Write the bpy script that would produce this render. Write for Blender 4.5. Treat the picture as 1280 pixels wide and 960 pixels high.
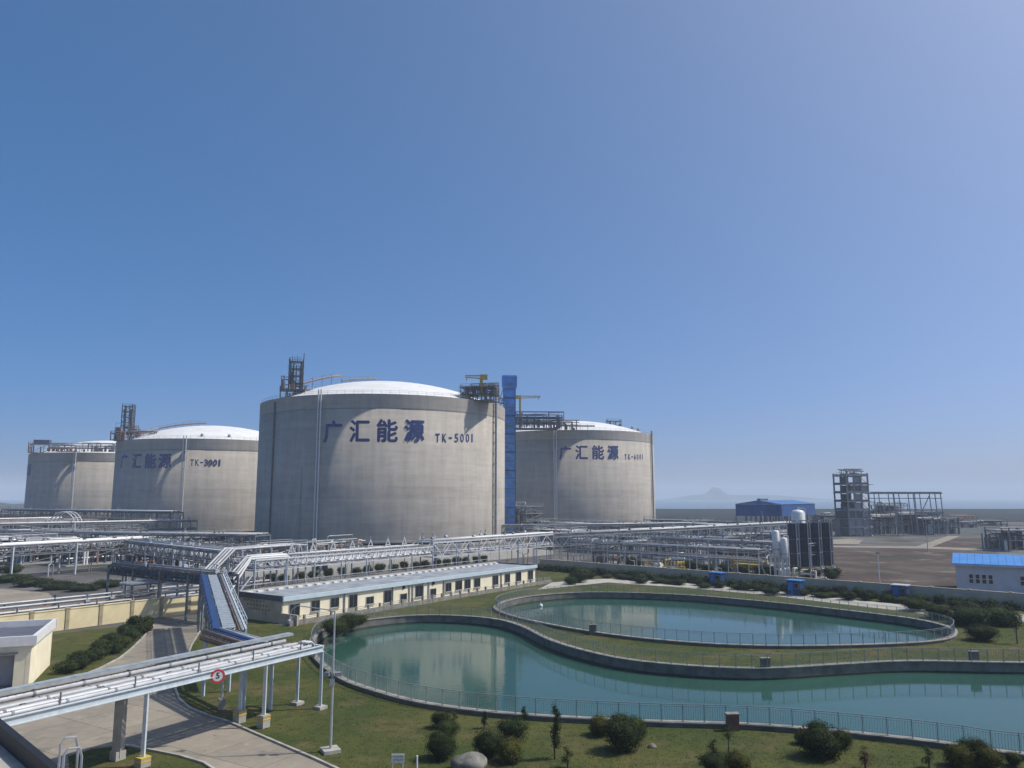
import bpy, bmesh, math, random
from mathutils import Vector, Matrix
random.seed(7)
sc = bpy.context.scene
for o in list(bpy.data.objects): bpy.data.objects.remove(o)

# ------------------------------------------------------------------ camera, sky, sun, exposure
CAM_H, FPX, PITCH = 15.0, 967.0, math.atan(141 / 967.0)
cam = bpy.data.cameras.new('camera'); cam.sensor_width = 36.0; cam.lens = 36.0 * FPX / 1280.0
cam.clip_start = 0.5; cam.clip_end = 40000
cam_o = bpy.data.objects.new('camera', cam); sc.collection.objects.link(cam_o)
cam_o.location = (0, 0, CAM_H); cam_o.rotation_euler = (math.pi / 2 + PITCH, 0, 0)
sc.camera = cam_o
SUN_AZ, SUN_EL = math.radians(82), math.radians(51)          # azimuth clockwise from +Y
world = bpy.data.worlds.new('World'); sc.world = world; world.use_nodes = True
wn = world.node_tree.nodes; wl = world.node_tree.links
bg = wn['Background']
sky = wn.new('ShaderNodeTexSky'); sky.sky_type = 'NISHITA'; sky.sun_disc = False
sky.sun_elevation = SUN_EL; sky.sun_rotation = SUN_AZ
sky.air_density = 0.3; sky.dust_density = 3.0; sky.ozone_density = 10.0; sky.altitude = 0
hs = wn.new('ShaderNodeHueSaturation'); hs.inputs['Saturation'].default_value = 1.5; hs.inputs['Hue'].default_value = 0.496
gmm = wn.new('ShaderNodeGamma'); gmm.inputs[1].default_value = 0.6
wl.new(sky.outputs[0], gmm.inputs[0]); wl.new(gmm.outputs[0], hs.inputs['Color']); wl.new(hs.outputs[0], bg.inputs[0]); bg.inputs[1].default_value = 0.15
sun = bpy.data.lights.new('sun', 'SUN'); sun.energy = 2.0; sun.angle = math.radians(1.5); sun.color = (1.0, 0.93, 0.82)
sun_o = bpy.data.objects.new('sun', sun); sc.collection.objects.link(sun_o)
sdir = Vector((math.cos(SUN_EL) * math.sin(SUN_AZ), math.cos(SUN_EL) * math.cos(SUN_AZ), math.sin(SUN_EL)))
sun_o.rotation_euler = sdir.to_track_quat('Z', 'Y').to_euler()
vs = sc.view_settings; vs.view_transform = 'Standard'; vs.look = 'None'; vs.gamma = 1.0; vs.use_curve_mapping = False
vs.exposure = 1.1
cy = sc.cycles
cy.use_denoising = True
try: cy.denoiser = 'OPENIMAGEDENOISE'
except Exception: pass
cy.max_bounces = 6; cy.diffuse_bounces = 2; cy.glossy_bounces = 3; cy.transmission_bounces = 2; cy.volume_bounces = 1
cy.transparent_max_bounces = 4; cy.caustics_reflective = False; cy.caustics_refractive = False

# ------------------------------------------------------------------ survey helpers (photo point -> site coordinates)
def _ray(x, y):
    a = (x - 640) / FPX; b = -(y - 480) / FPX
    return Vector((a, math.cos(PITCH) - b * math.sin(PITCH), math.sin(PITCH) + b * math.cos(PITCH)))
def G(x, y, z=0.0):
    d = _ray(x, y); t = (z - CAM_H) / d.z
    return Vector((d.x * t, d.y * t, z))
def D(x, y, Y):
    d = _ray(x, y); t = Y / d.y
    return Vector((d.x * t, Y, CAM_H + d.z * t))
def PX(x, Y): return D(x, 600, Y).x
E1 = Vector((0.587, 0.81, 0)).normalized(); E2 = Vector((-E1.y, E1.x, 0))
AZ1 = math.atan2(E1.y, E1.x)

# ------------------------------------------------------------------ object helpers
COL = sc.collection
ORG = {}
def tag(o, label, cat, group=None, kind=None):
    o['label'] = label
    if cat: o['category'] = cat
    if group: o['group'] = group
    if kind: o['kind'] = kind
    return o
def thing(name, label, cat, loc=(0, 0, 0), rz=0.0, group=None):
    o = bpy.data.objects.new(name, None); COL.objects.link(o); o.empty_display_size = 0.3
    o.location = loc; o.rotation_euler = (0, 0, rz)
    ORG[o.name] = Vector((0, 0, 0)) if rz else Vector(loc)
    return tag(o, label, cat, group)
def children(o): return [c for c in bpy.data.objects if c.parent == o]
def copy_tree(o, kids, loc=None, rz=None, scale=None, label=None, group=None):
    r = o.copy(); COL.objects.link(r)
    if loc is not None: r.location = loc
    if rz is not None: r.rotation_euler = (0, 0, rz)
    if scale is not None: r.scale = scale
    if label: r['label'] = label
    if group: r['group'] = group
    def rec(ks, par):
        for k, sub in ks:
            c = k.copy(); COL.objects.link(c); c.parent = par; rec(sub, c)
    rec(kids, r); return r
def tree_of(o): return [(c, tree_of(c)) for c in o.children]
ORDS = ['first','second','third','fourth','fifth','sixth','seventh','eighth','ninth','tenth','eleventh','twelfth','thirteenth','fourteenth','fifteenth','sixteenth','seventeenth','eighteenth','nineteenth','twentieth']
TENS = ['twenty','thirty','forty','fifty','sixty','seventy','eighty','ninety']
def nth(i):
    if i < 20: return ORDS[i]
    n = i + 1; t, u = divmod(n, 10)
    return (TENS[t - 2][:-1] + 'ieth') if u == 0 else TENS[t - 2] + '-' + ORDS[u - 1]

class MB:
    def __init__(s): s.v = []; s.f = []
    def add(s, vs, fs):
        n = len(s.v); s.v += [tuple(p) for p in vs]; s.f += [tuple(i + n for i in f) for f in fs]; return s
    def box(s, c, sz, rz=0.0):
        hx, hy, hz = sz[0] / 2, sz[1] / 2, sz[2] / 2; ca, sa = math.cos(rz), math.sin(rz); vs = []
        for dz in (-hz, hz):
            for dx, dy in ((-hx, -hy), (hx, -hy), (hx, hy), (-hx, hy)):
                vs.append((c[0] + dx * ca - dy * sa, c[1] + dx * sa + dy * ca, c[2] + dz))
        return s.add(vs, [(3, 2, 1, 0), (4, 5, 6, 7), (0, 1, 5, 4), (1, 2, 6, 5), (2, 3, 7, 6), (3, 0, 4, 7)])
    def bar(s, p, q, w, h=None):
        h = h or w; p = Vector(p); q = Vector(q); d = q - p
        if d.length < 1e-6: return s
        d.normalize(); up = Vector((0, 0, 1)) if abs(d.z) < 0.95 else Vector((0, 1, 0))
        a = d.cross(up).normalized() * (w / 2); b = a.cross(d).normalized() * (h / 2)
        vs = [p - a - b, p + a - b, p + a + b, p - a + b, q - a - b, q + a - b, q + a + b, q - a + b]
        return s.add(vs, [(0, 1, 2, 3), (7, 6, 5, 4), (4, 5, 1, 0), (5, 6, 2, 1), (6, 7, 3, 2), (7, 4, 0, 3)])
    def ibeam(s, p, q, w, h, t=0.03):
        p = Vector(p); q = Vector(q); z = Vector((0, 0, h / 2 - t / 2))
        s.bar(p + z, q + z, w, t); s.bar(p - z, q - z, w, t); s.bar(p, q, t, h - 2 * t); return s
    def tube(s, pts, r, n=8, cap=True):
        pts = [Vector(p) for p in pts]; base = len(s.v); m = len(pts); prev = None
        for i, p in enumerate(pts):
            d = (pts[min(i + 1, m - 1)] - pts[max(i - 1, 0)])
            d.normalize()
            if prev is None:
                up = Vector((0, 0, 1)) if abs(d.z) < 0.9 else Vector((1, 0, 0)); a = d.cross(up).normalized()
            else:
                a = (prev - d * prev.dot(d)).normalized()
            prev = a; b = d.cross(a); rr = r[i] if isinstance(r, (list, tuple)) else r
            for k in range(n):
                t = 2 * math.pi * k / n; s.v.append(tuple(p + a * (math.cos(t) * rr) + b * (math.sin(t) * rr)))
        for i in range(m - 1):
            for k in range(n):
                k2 = (k + 1) % n
                s.f.append((base + i * n + k, base + (i + 1) * n + k, base + (i + 1) * n + k2, base + i * n + k2))
        if cap:
            s.f.append(tuple(base + k for k in range(n))); s.f.append(tuple(base + (m - 1) * n + k for k in reversed(range(n))))
        return s
    def lathe(s, prof, n=32, c=(0, 0, 0)):
        base = len(s.v)
        for r, z in prof:
            for k in range(n):
                t = 2 * math.pi * k / n; s.v.append((c[0] + r * math.cos(t), c[1] + r * math.sin(t), c[2] + z))
        for i in range(len(prof) - 1):
            for k in range(n):
                k2 = (k + 1) % n
                s.f.append((base + i * n + k, base + i * n + k2, base + (i + 1) * n + k2, base + (i + 1) * n + k))
        if prof[-1][0] > 1e-4: s.f.append(tuple(base + (len(prof) - 1) * n + k for k in range(n)))
        return s
    def prism(s, poly, z0, z1):
        n = len(poly); base = len(s.v)
        ar = sum(poly[i][0] * poly[(i + 1) % n][1] - poly[(i + 1) % n][0] * poly[i][1] for i in range(n))
        if ar < 0: poly = poly[::-1]
        for z in (z0, z1): s.v += [(p[0], p[1], z) for p in poly]
        s.f.append(tuple(base + n + k for k in range(n))); s.f.append(tuple(base + k for k in reversed(range(n))))
        for k in range(n): s.f.append((base + k, base + (k + 1) % n, base + n + (k + 1) % n, base + n + k))
        return s
    def mesh(s, mat, smooth=False, off=None, name='m'):
        me = bpy.data.meshes.new(name)
        v = s.v if off is None else [(a - off[0], b - off[1], c - off[2]) for a, b, c in s.v]
        me.from_pydata(v, [], s.f)
        if mat: me.materials.append(mat)
        if smooth: me.shade_smooth()
        me.update(); return me
    def build(s, name, mat, parent=None, smooth=False):
        off = ORG[parent.name] if parent else None
        o = bpy.data.objects.new(name, s.mesh(mat, smooth, off, name)); COL.objects.link(o)
        if parent:
            o.parent = parent; ORG[o.name] = off
        else: ORG[o.name] = Vector((0, 0, 0))
        return o
def part(name, me, parent, loc=(0, 0, 0), rot=(0, 0, 0), scale=(1, 1, 1)):
    o = bpy.data.objects.new(name, me); COL.objects.link(o); o.parent = parent
    o.location = Vector(loc) - ORG[parent.name]; o.rotation_euler = rot; o.scale = scale
    return o
def struct(o, label=None):
    o['kind'] = 'structure'
    if label: o['label'] = label
    return o
def arc_pts(p, q, n=6, bow=0.0):
    p = Vector(p); q = Vector(q); return [p.lerp(q, i / n) for i in range(n + 1)]

# ------------------------------------------------------------------ materials
def mat(name, col, rough=0.75, metal=0.0, var=0.12, scale=1.5, bump=0.0, bscale=None, col2=None, detail=5.0, objrand=0.0, spec=0.4):
    m = bpy.data.materials.new(name); m.use_nodes = True; n = m.node_tree.nodes; l = m.node_tree.links
    b = n['Principled BSDF']; b.inputs['Roughness'].default_value = rough; b.inputs['Metallic'].default_value = metal
    b.inputs['Specular IOR Level'].default_value = spec
    tc = n.new('ShaderNodeTexCoord'); no = n.new('ShaderNodeTexNoise'); no.inputs['Scale'].default_value = scale; no.inputs['Detail'].default_value = detail
    l.new(tc.outputs['Object'], no.inputs['Vector'])
    rp = n.new('ShaderNodeValToRGB'); l.new(no.outputs['Fac'], rp.inputs[0])
    c1 = col2 if col2 else tuple(c * (1 - var) for c in col); c2 = col if col2 else tuple(c * (1 + var) for c in col)
    rp.color_ramp.elements[0].position = 0.33; rp.color_ramp.elements[1].position = 0.67
    rp.color_ramp.elements[0].color = (*c1, 1); rp.color_ramp.elements[1].color = (*c2, 1)
    out = rp.outputs[0]
    if objrand:
        oi = n.new('ShaderNodeObjectInfo'); mr = n.new('ShaderNodeMapRange'); l.new(oi.outputs['Random'], mr.inputs[0])
        mr.inputs[3].default_value = 1 - objrand; mr.inputs[4].default_value = 1 + objrand
        hs = n.new('ShaderNodeHueSaturation'); l.new(mr.outputs[0], hs.inputs['Value']); l.new(out, hs.inputs['Color']); out = hs.outputs[0]
    l.new(out, b.inputs['Base Color'])
    if bump:
        n2 = n.new('ShaderNodeTexNoise'); n2.inputs['Scale'].default_value = bscale or scale * 6; n2.inputs['Detail'].default_value = 4
        l.new(tc.outputs['Object'], n2.inputs['Vector'])
        bp = n.new('ShaderNodeBump'); bp.inputs['Strength'].default_value = bump; bp.inputs['Distance'].default_value = 0.05
        l.new(n2.outputs['Fac'], bp.inputs['Height']); l.new(bp.outputs[0], b.inputs['Normal'])
    return m
def math_node(nt, op, a, b=None):
    m = nt.nodes.new('ShaderNodeMath'); m.operation = op
    for i, x in enumerate((a, b)):
        if x is None: continue
        if isinstance(x, (int, float)): m.inputs[i].default_value = x
        else: nt.links.new(x, m.inputs[i])
    return m.outputs[0]
def ground_mat(name, cols, scales, rough=0.95, bump=0.3, bscale=8.0):
    """several noise layers of different size, mixed in turn: cols[0] base, then (col, scale, lo, hi)"""
    m = bpy.data.materials.new(name); m.use_nodes = True; nt = m.node_tree; n = nt.nodes; l = nt.links
    b = n['Principled BSDF']; b.inputs['Roughness'].default_value = rough; b.inputs['Specular IOR Level'].default_value = 0.15
    tc = n.new('ShaderNodeTexCoord'); cur = None
    for i, (c, s, lo, hi) in enumerate(scales):
        no = n.new('ShaderNodeTexNoise'); no.inputs['Scale'].default_value = s; no.inputs['Detail'].default_value = 6; no.inputs['Roughness'].default_value = 0.62
        mp = n.new('ShaderNodeMapping'); mp.inputs['Location'].default_value = (13.7 * i, 7.1 * i, 0)
        l.new(tc.outputs['Object'], mp.inputs[0]); l.new(mp.outputs[0], no.inputs['Vector'])
        mr = n.new('ShaderNodeMapRange'); mr.inputs[1].default_value = lo; mr.inputs[2].default_value = hi; l.new(no.outputs['Fac'], mr.inputs[0])
        mx = n.new('ShaderNodeMix'); mx.data_type = 'RGBA'; l.new(mr.outputs[0], mx.inputs[0])
        if cur is None: mx.inputs[6].default_value = (*cols, 1)
        else: l.new(cur, mx.inputs[6])
        mx.inputs[7].default_value = (*c, 1); cur = mx.outputs[2]
    l.new(cur, b.inputs['Base Color'])
    n2 = n.new('ShaderNodeTexNoise'); n2.inputs['Scale'].default_value = bscale; n2.inputs['Detail'].default_value = 5
    l.new(tc.outputs['Object'], n2.inputs['Vector'])
    bp = n.new('ShaderNodeBump'); bp.inputs['Strength'].default_value = bump; bp.inputs['Distance'].default_value = 0.08
    l.new(n2.outputs['Fac'], bp.inputs['Height']); l.new(bp.outputs[0], b.inputs['Normal'])
    return m
def tank_mat(name, col):
    m = bpy.data.materials.new(name); m.use_nodes = True; nt = m.node_tree; n = nt.nodes; l = nt.links
    b = n['Principled BSDF']; b.inputs['Roughness'].default_value = 0.9; b.inputs['Specular IOR Level'].default_value = 0.2
    tc = n.new('ShaderNodeTexCoord'); sp = n.new('ShaderNodeSeparateXYZ'); l.new(tc.outputs['Object'], sp.inputs[0])
    ang = math_node(nt, 'ARCTAN2', sp.outputs[1], sp.outputs[0])
    u = math_node(nt, 'MULTIPLY', ang, 12.0)
    zl = math_node(nt, 'DIVIDE', sp.outputs[2], 3.6); fl = math_node(nt, 'FLOOR', zl); fr = math_node(nt, 'FRACT', zl)
    # pour lifts: each lift its own tone, a dark joint between them
    wn1 = n.new('ShaderNodeTexWhiteNoise'); wn1.noise_dimensions = '1D'; l.new(fl, wn1.inputs['W'])
    joint = math_node(nt, 'LESS_THAN', math_node(nt, 'ABSOLUTE', math_node(nt, 'SUBTRACT', fr, 0.5)), 0.475)
    cb = n.new('ShaderNodeCombineXYZ'); l.new(u, cb.inputs[0]); l.new(math_node(nt, 'MULTIPLY', sp.outputs[2], 0.035), cb.inputs[2])
    st = n.new('ShaderNodeTexNoise'); st.inputs['Scale'].default_value = 1.3; st.inputs['Detail'].default_value = 6; st.inputs['Roughness'].default_value = 0.7; l.new(cb.outputs[0], st.inputs['Vector'])
    cb2 = n.new('ShaderNodeCombineXYZ'); l.new(math_node(nt, 'MULTIPLY', u, 0.35), cb2.inputs[0]); l.new(math_node(nt, 'MULTIPLY', sp.outputs[2], 0.55), cb2.inputs[2])
    hz = n.new('ShaderNodeTexNoise'); hz.inputs['Scale'].default_value = 1.0; hz.inputs['Detail'].default_value = 6; hz.inputs['Roughness'].default_value = 0.65; l.new(cb2.outputs[0], hz.inputs['Vector'])
    v = math_node(nt, 'ADD', 0.70, math_node(nt, 'MULTIPLY', wn1.outputs['Value'], 0.10))
    v = math_node(nt, 'ADD', v, math_node(nt, 'MULTIPLY', joint, 0.05))
    v = math_node(nt, 'ADD', v, math_node(nt, 'MULTIPLY', math_node(nt, 'SUBTRACT', st.outputs['Fac'], 0.5), 0.75))
    v = math_node(nt, 'ADD', v, math_node(nt, 'MULTIPLY', math_node(nt, 'SUBTRACT', hz.outputs['Fac'], 0.5), 0.6))
    v = math_node(nt, 'ADD', v, 0.18)
    mx = n.new('ShaderNodeMix'); mx.data_type = 'RGBA'; mx.blend_type = 'MULTIPLY'; mx.inputs[0].default_value = 1.0
    mx.inputs[6].default_value = (*col, 1); cc = n.new('ShaderNodeCombineColor')
    for i in range(3): l.new(v, cc.inputs[i])
    l.new(cc.outputs[0], mx.inputs[7]); l.new(mx.outputs[2], b.inputs['Base Color'])
    return m
def water_mat(name, col, rough, bstr, bsc, dist=0.05):
    m = bpy.data.materials.new(name); m.use_nodes = True; n = m.node_tree.nodes; l = m.node_tree.links
    b = n['Principled BSDF']; b.inputs['Base Color'].default_value = (*col, 1); b.inputs['Roughness'].default_value = rough; b.inputs['IOR'].default_value = 1.33
    tc = n.new('ShaderNodeTexCoord'); mp = n.new('ShaderNodeMapping'); mp.inputs['Scale'].default_value = (1.0, 2.2, 1); l.new(tc.outputs['Object'], mp.inputs[0])
    no = n.new('ShaderNodeTexNoise'); no.inputs['Scale'].default_value = bsc; no.inputs['Detail'].default_value = 4; l.new(mp.outputs[0], no.inputs['Vector'])
    bp = n.new('ShaderNodeBump'); bp.inputs['Strength'].default_value = bstr; bp.inputs['Distance'].default_value = dist
    l.new(no.outputs['Fac'], bp.inputs['Height']); l.new(bp.outputs[0], b.inputs['Normal'])
    n3 = n.new('ShaderNodeTexNoise'); n3.inputs['Scale'].default_value = 0.13; n3.inputs['Detail'].default_value = 4; l.new(mp.outputs[0], n3.inputs['Vector'])
    mr3 = n.new('ShaderNodeMapRange'); mr3.inputs[1].default_value = .45; mr3.inputs[2].default_value = .65; mr3.inputs[3].default_value = rough; mr3.inputs[4].default_value = rough + .035
    l.new(n3.outputs['Fac'], mr3.inputs[0]); l.new(mr3.outputs[0], b.inputs['Roughness'])
    n2 = n.new('ShaderNodeTexNoise'); n2.inputs['Scale'].default_value = 0.05; n2.inputs['Detail'].default_value = 3; l.new(tc.outputs['Object'], n2.inputs['Vector'])
    rp = n.new('ShaderNodeValToRGB'); rp.color_ramp.elements[0].position = 0.3; rp.color_ramp.elements[1].position = 0.7
    rp.color_ramp.elements[0].color = (*[c * 0.85 for c in col], 1); rp.color_ramp.elements[1].color = (*[c * 1.15 for c in col], 1)
    l.new(n2.outputs['Fac'], rp.inputs[0]); l.new(rp.outputs[0], b.inputs['Base Color'])
    return m
def leaf_mat(name, c1, c2):
    m = mat(name, c2, rough=0.85, col2=c1, scale=2.2, detail=3, objrand=0.2, spec=0.08)
    return m

M = dict(
    tank=tank_mat('tank_concrete', (0.375, 0.345, 0.30)),
    dome=mat('dome_white', (0.72, 0.72, 0.70), 0.55, var=0.06, scale=0.25, spec=0.3),
    navy=mat('navy_paint', (0.024, 0.048, 0.20), 0.7, var=0.18, scale=2),
    concrete=mat('concrete', (0.36, 0.345, 0.31), 0.9, var=0.2, scale=1.2, bump=0.15),
    darkconc=mat('weathered_concrete', (0.15, 0.145, 0.13), 0.9, var=0.3, scale=1.0, bump=0.2),
    coping=mat('coping_concrete', (0.24, 0.23, 0.205), 0.9, var=0.25, scale=1.4, bump=0.15),
    galv=mat('galvanised_steel', (0.42, 0.44, 0.46), 0.5, 0.25, var=0.15, scale=3),
    paleblue=mat('pale_blue_grey_paint', (0.50, 0.56, 0.60), 0.5, 0.0, var=0.1, scale=3),
    insul=mat('insulated_pipe_jacket', (0.46, 0.475, 0.49), 0.55, 0.15, var=0.12, scale=1.2),
    insul2=mat('dull_pipe_jacket', (0.33, 0.34, 0.355), 0.5, 0.3, var=0.2, scale=1.2),
    brownpipe=mat('brown_pipe', (0.17, 0.12, 0.09), 0.6, var=0.25, scale=1.5),
    white=mat('white_paint', (0.70, 0.70, 0.69), 0.5, var=0.07, scale=2),
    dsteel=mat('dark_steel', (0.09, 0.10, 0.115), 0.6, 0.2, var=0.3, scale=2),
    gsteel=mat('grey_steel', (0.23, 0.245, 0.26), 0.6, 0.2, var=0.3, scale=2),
    rust=mat('rusty_steel', (0.24, 0.13, 0.09), 0.8, var=0.3, scale=2),
    blue=mat('blue_cladding', (0.028, 0.16, 0.48), 0.5, var=0.3, scale=0.5, objrand=.12),
    blue2=mat('blue_roof_sheet', (0.05, 0.22, 0.55), 0.45, var=0.1, scale=0.5),
    shedblue=mat('shed_blue_sheet', (0.020, 0.075, 0.24), 0.6, var=.25, scale=.4),
    shedroof=mat('shed_roof_sheet', (0.04, 0.14, 0.34), 0.6, var=.2, scale=.4),
    bluepaint=mat('blue_paint', (0.020, 0.052, 0.145), 0.5, var=0.2, scale=2),
    yellow=mat('yellow_paint', (0.50, 0.36, 0.06), 0.6, var=0.2, scale=2),
    orange=mat('orange_paint', (0.50, 0.20, 0.06), 0.6, var=0.2, scale=2),
    cream=mat('cream_render', (0.72, 0.62, 0.38), 0.9, var=0.1, scale=0.7, bump=0.08),
    palecream=mat('pale_cream_render', (0.80, 0.73, 0.54), 0.9, var=0.08, scale=0.7, bump=0.08),
    pillar=mat('wall_pillar', (0.36, 0.31, 0.20), 0.9, var=0.15, scale=1.5),
    greywall=mat('grey_render', (0.50, 0.44, 0.335), 0.9, var=0.18, scale=0.5, bump=0.1),
    palewall=mat('pale_grey_render', (0.46, 0.45, 0.42), 0.9, var=0.1, scale=0.5),
    bluegrey=mat('blue_grey_roofing', (0.26, 0.285, 0.31), 0.85, var=0.25, scale=0.6),
    palefascia=mat('pale_blue_fascia', (0.50, 0.60, 0.66), 0.6, var=0.06, scale=1),
    darkband=mat('slate_band', (0.10, 0.11, 0.14), 0.7, var=0.15, scale=1),
    glass=mat('window_glass', (0.02, 0.025, 0.03), 0.15, var=0.2, scale=1),
    frame=mat('window_frame', (0.30, 0.30, 0.30), 0.6, var=0.1, scale=2),
    shutter=mat('grey_shutter', (0.42, 0.43, 0.47), 0.6, var=0.08, scale=2),
    workwall=mat('workshop_wall', (0.56, 0.57, 0.60), 0.7, var=.08, scale=.6),
    black=mat('black_paint_and_shade', (0.014, 0.014, 0.016), 0.6, var=0.2, scale=2),  # also stands in for shade on the roof parapet and under the tank walls
    red=mat('red_paint', (0.55, 0.05, 0.06), 0.5, var=0.1, scale=2),
    brick=mat('brown_box_render', (0.16, 0.085, 0.07), 0.8, var=0.2, scale=2),
    rock=mat('boulder_stone', (0.17, 0.165, 0.145), 0.9, var=0.45, scale=1.5, bump=0.4),
    algae=mat('algae_stain', (0.035, 0.045, 0.03), 0.6, var=.4, scale=2.5),
    bark=mat('bark', (0.10, 0.08, 0.06), 0.95, var=0.3, scale=4, bump=0.3),
    finalu=mat('finned_aluminium', (0.12, 0.13, 0.145), 0.85, 0.0, var=0.2, scale=0.6),
    fence=mat('fence_paint', (0.27, 0.30, 0.30), 0.5, 0.2, var=0.15, scale=2),
    tray=mat('cable_tray', (0.38, 0.42, 0.44), 0.45, 0.3, var=0.15, scale=2),
    railw=mat('rail_white', (0.60, 0.61, 0.62), 0.5, 0.1, var=0.1, scale=2),
    leafdark=leaf_mat('leaf_dark', (0.014, 0.024, 0.009), (0.042, 0.058, 0.020)),
    leafmid=leaf_mat('leaf_mid', (0.022, 0.034, 0.010), (0.065, 0.082, 0.026)),
    leafyellow=leaf_mat('leaf_yellow', (0.028, 0.036, 0.010), (0.115, 0.112, 0.028)),
    leafred=leaf_mat('leaf_reddish', (0.05, 0.035, 0.02), (0.13, 0.08, 0.04)),
    grassb=leaf_mat('grass_blades', (0.042, 0.058, 0.017), (0.092, 0.096, 0.033)),
)
LAWN = ground_mat('lawn', (0.042, 0.060, 0.013), [((0.080, 0.084, 0.022), 0.12, 0.42, 0.6), ((0.125, 0.095, 0.046), 0.19, 0.52, 0.68), ((0.027, 0.040, 0.013), 0.9, 0.5, 0.72), ((0.085, 0.092, 0.035), 5.0, 0.5, 0.75), ((0.14, 0.115, 0.068), 1.7, 0.64, 0.76)], bump=0.5, bscale=9)
ROAD = ground_mat('road_concrete', (0.30, 0.265, 0.21), [((0.24, 0.215, 0.175), 0.18, 0.4, 0.62), ((0.35, 0.31, 0.25), 1.1, 0.5, 0.8), ((0.17, 0.152, 0.135), 0.5, 0.56, 0.72), ((0.12, 0.11, 0.10), 2.4, 0.62, 0.74), ((0.40, 0.36, 0.30), 0.9, 0.63, 0.75)], bump=0.1)
def slab_joints(m, size, rot):
    nt = m.node_tree; n = nt.nodes; l = nt.links; b = n['Principled BSDF']; src_ = b.inputs['Base Color'].links[0].from_socket
    tc = n.new('ShaderNodeTexCoord'); mp = n.new('ShaderNodeMapping'); mp.inputs['Rotation'].default_value = (0, 0, rot); l.new(tc.outputs['Object'], mp.inputs[0])
    br = n.new('ShaderNodeTexBrick'); br.offset = 0.0; br.inputs['Scale'].default_value = 1.0 / size; br.inputs['Mortar Size'].default_value = 0.006; br.inputs['Brick Width'].default_value = 1.0; br.inputs['Row Height'].default_value = 1.0
    br.inputs['Color1'].default_value = (1, 1, 1, 1); br.inputs['Color2'].default_value = (.86, .87, .88, 1); br.inputs['Mortar'].default_value = (.45, .44, .42, 1)
    l.new(mp.outputs[0], br.inputs['Vector'])
    mx = n.new('ShaderNodeMix'); mx.data_type = 'RGBA'; mx.blend_type = 'MULTIPLY'; mx.inputs[0].default_value = 1.0
    l.new(src_, mx.inputs[6]); l.new(br.outputs['Color'], mx.inputs[7]); l.new(mx.outputs[2], b.inputs['Base Color'])
slab_joints(ROAD, 4.5, 0.55)
SITE = ground_mat('site_ground', (0.095, 0.092, 0.09), [((0.16, 0.155, 0.145), 0.06, 0.45, 0.6), ((0.045, 0.055, 0.03), 0.035, 0.52, 0.62), ((0.07, 0.068, 0.066), 0.5, 0.5, 0.75)], bump=0.2, bscale=2)
FIELD = ground_mat('bare_field', (0.072, 0.050, 0.044), [((0.10, 0.085, 0.068), 0.075, 0.46, 0.6), ((0.045, 0.05, 0.03), 0.06, 0.54, 0.62), ((0.20, 0.18, 0.145), 0.11, 0.58, 0.68), ((0.04, 0.034, 0.032), 0.4, .55, .7)], bump=0.3, bscale=1.5)
PALEGROUND = ground_mat('pale_gravel', (0.40, 0.38, 0.34), [((0.30, 0.285, 0.25), 0.5, 0.45, 0.65), ((0.48, 0.46, 0.41), 2.0, 0.5, 0.8)], bump=0.3)
DIKE = ground_mat('dike', (0.016, 0.024, 0.026), [((0.026, 0.03, 0.03), 0.03, 0.4, 0.6), ((0.012, 0.02, 0.016), 0.08, 0.5, 0.7)], bump=0.1)
HILL = ground_mat('far_land', (0.06, 0.07, 0.06), [((0.045, 0.055, 0.045), 0.01, 0.4, 0.6)], bump=0.1)
POND = water_mat('pond_water', (0.030, 0.084, 0.066), 0.035, 0.13, 1.4, 0.03)
SEA = water_mat('sea_water', (0.10, 0.15, 0.17), 0.25, 0.5, 0.12, 0.4)

# ------------------------------------------------------------------ ground, ponds, sea
def smooth_loop(pts, n=6):
    out = []; m = len(pts)
    for i in range(m):
        p0, p1, p2, p3 = (Vector(pts[(i + k - 1) % m]) for k in range(4))
        for j in range(n):
            t = j / n
            out.append(0.5 * ((2 * p1) + (p2 - p0) * t + (2 * p0 - 5 * p1 + 4 * p2 - p3) * t * t + (3 * p1 - p0 - 3 * p2 + p3) * t ** 3))
    return [(v.x, v.y) for v in out]
def resample(loop, n):
    L = [0.0]; m = len(loop)
    for i in range(m):
        a, b = loop[i], loop[(i + 1) % m]; L.append(L[-1] + math.hypot(b[0] - a[0], b[1] - a[1]))
    tot = L[-1]; out = []; k = 0
    for i in range(n):
        t = tot * i / n
        while L[k + 1] < t: k += 1
        f = (t - L[k]) / (L[k + 1] - L[k] + 1e-9); a, b = loop[k], loop[(k + 1) % m]
        out.append((a[0] + (b[0] - a[0]) * f, a[1] + (b[1] - a[1]) * f))
    return out, tot
def offset_loop(loop, d):
    m = len(loop); out = []
    for i in range(m):
        a, b = Vector(loop[i - 1]), Vector(loop[(i + 1) % m]); t = (b - a).normalized(); out.append((loop[i][0] + t.y * d, loop[i][1] - t.x * d))
    return out
RIM_Z, WATER_Z = 0.32, -0.68
pa = [(392, 803), (402, 789), (430, 779), (500, 770), (560, 769), (615, 773), (650, 782), (685, 799), (730, 813), (790, 825), (880, 833), (960, 835), (1050, 830), (1140, 826), (1280, 828)]
A_far = [G(x, y, RIM_Z).to_2d() for x, y in pa] + [Vector((58, 73)), Vector((66, 66)), Vector((66, 54)), Vector((54, 46)), Vector((42, 44.5))]
pn = [(1280, 940), (1200, 929), (1100, 917), (950, 904), (800, 899), (640, 890), (540, 878), (480, 864), (430, 846), (398, 820)]
A_near = [G(x, y, RIM_Z).to_2d() for x, y in pn]
loopA = smooth_loop([tuple(p) for p in A_far + A_near])
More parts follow.
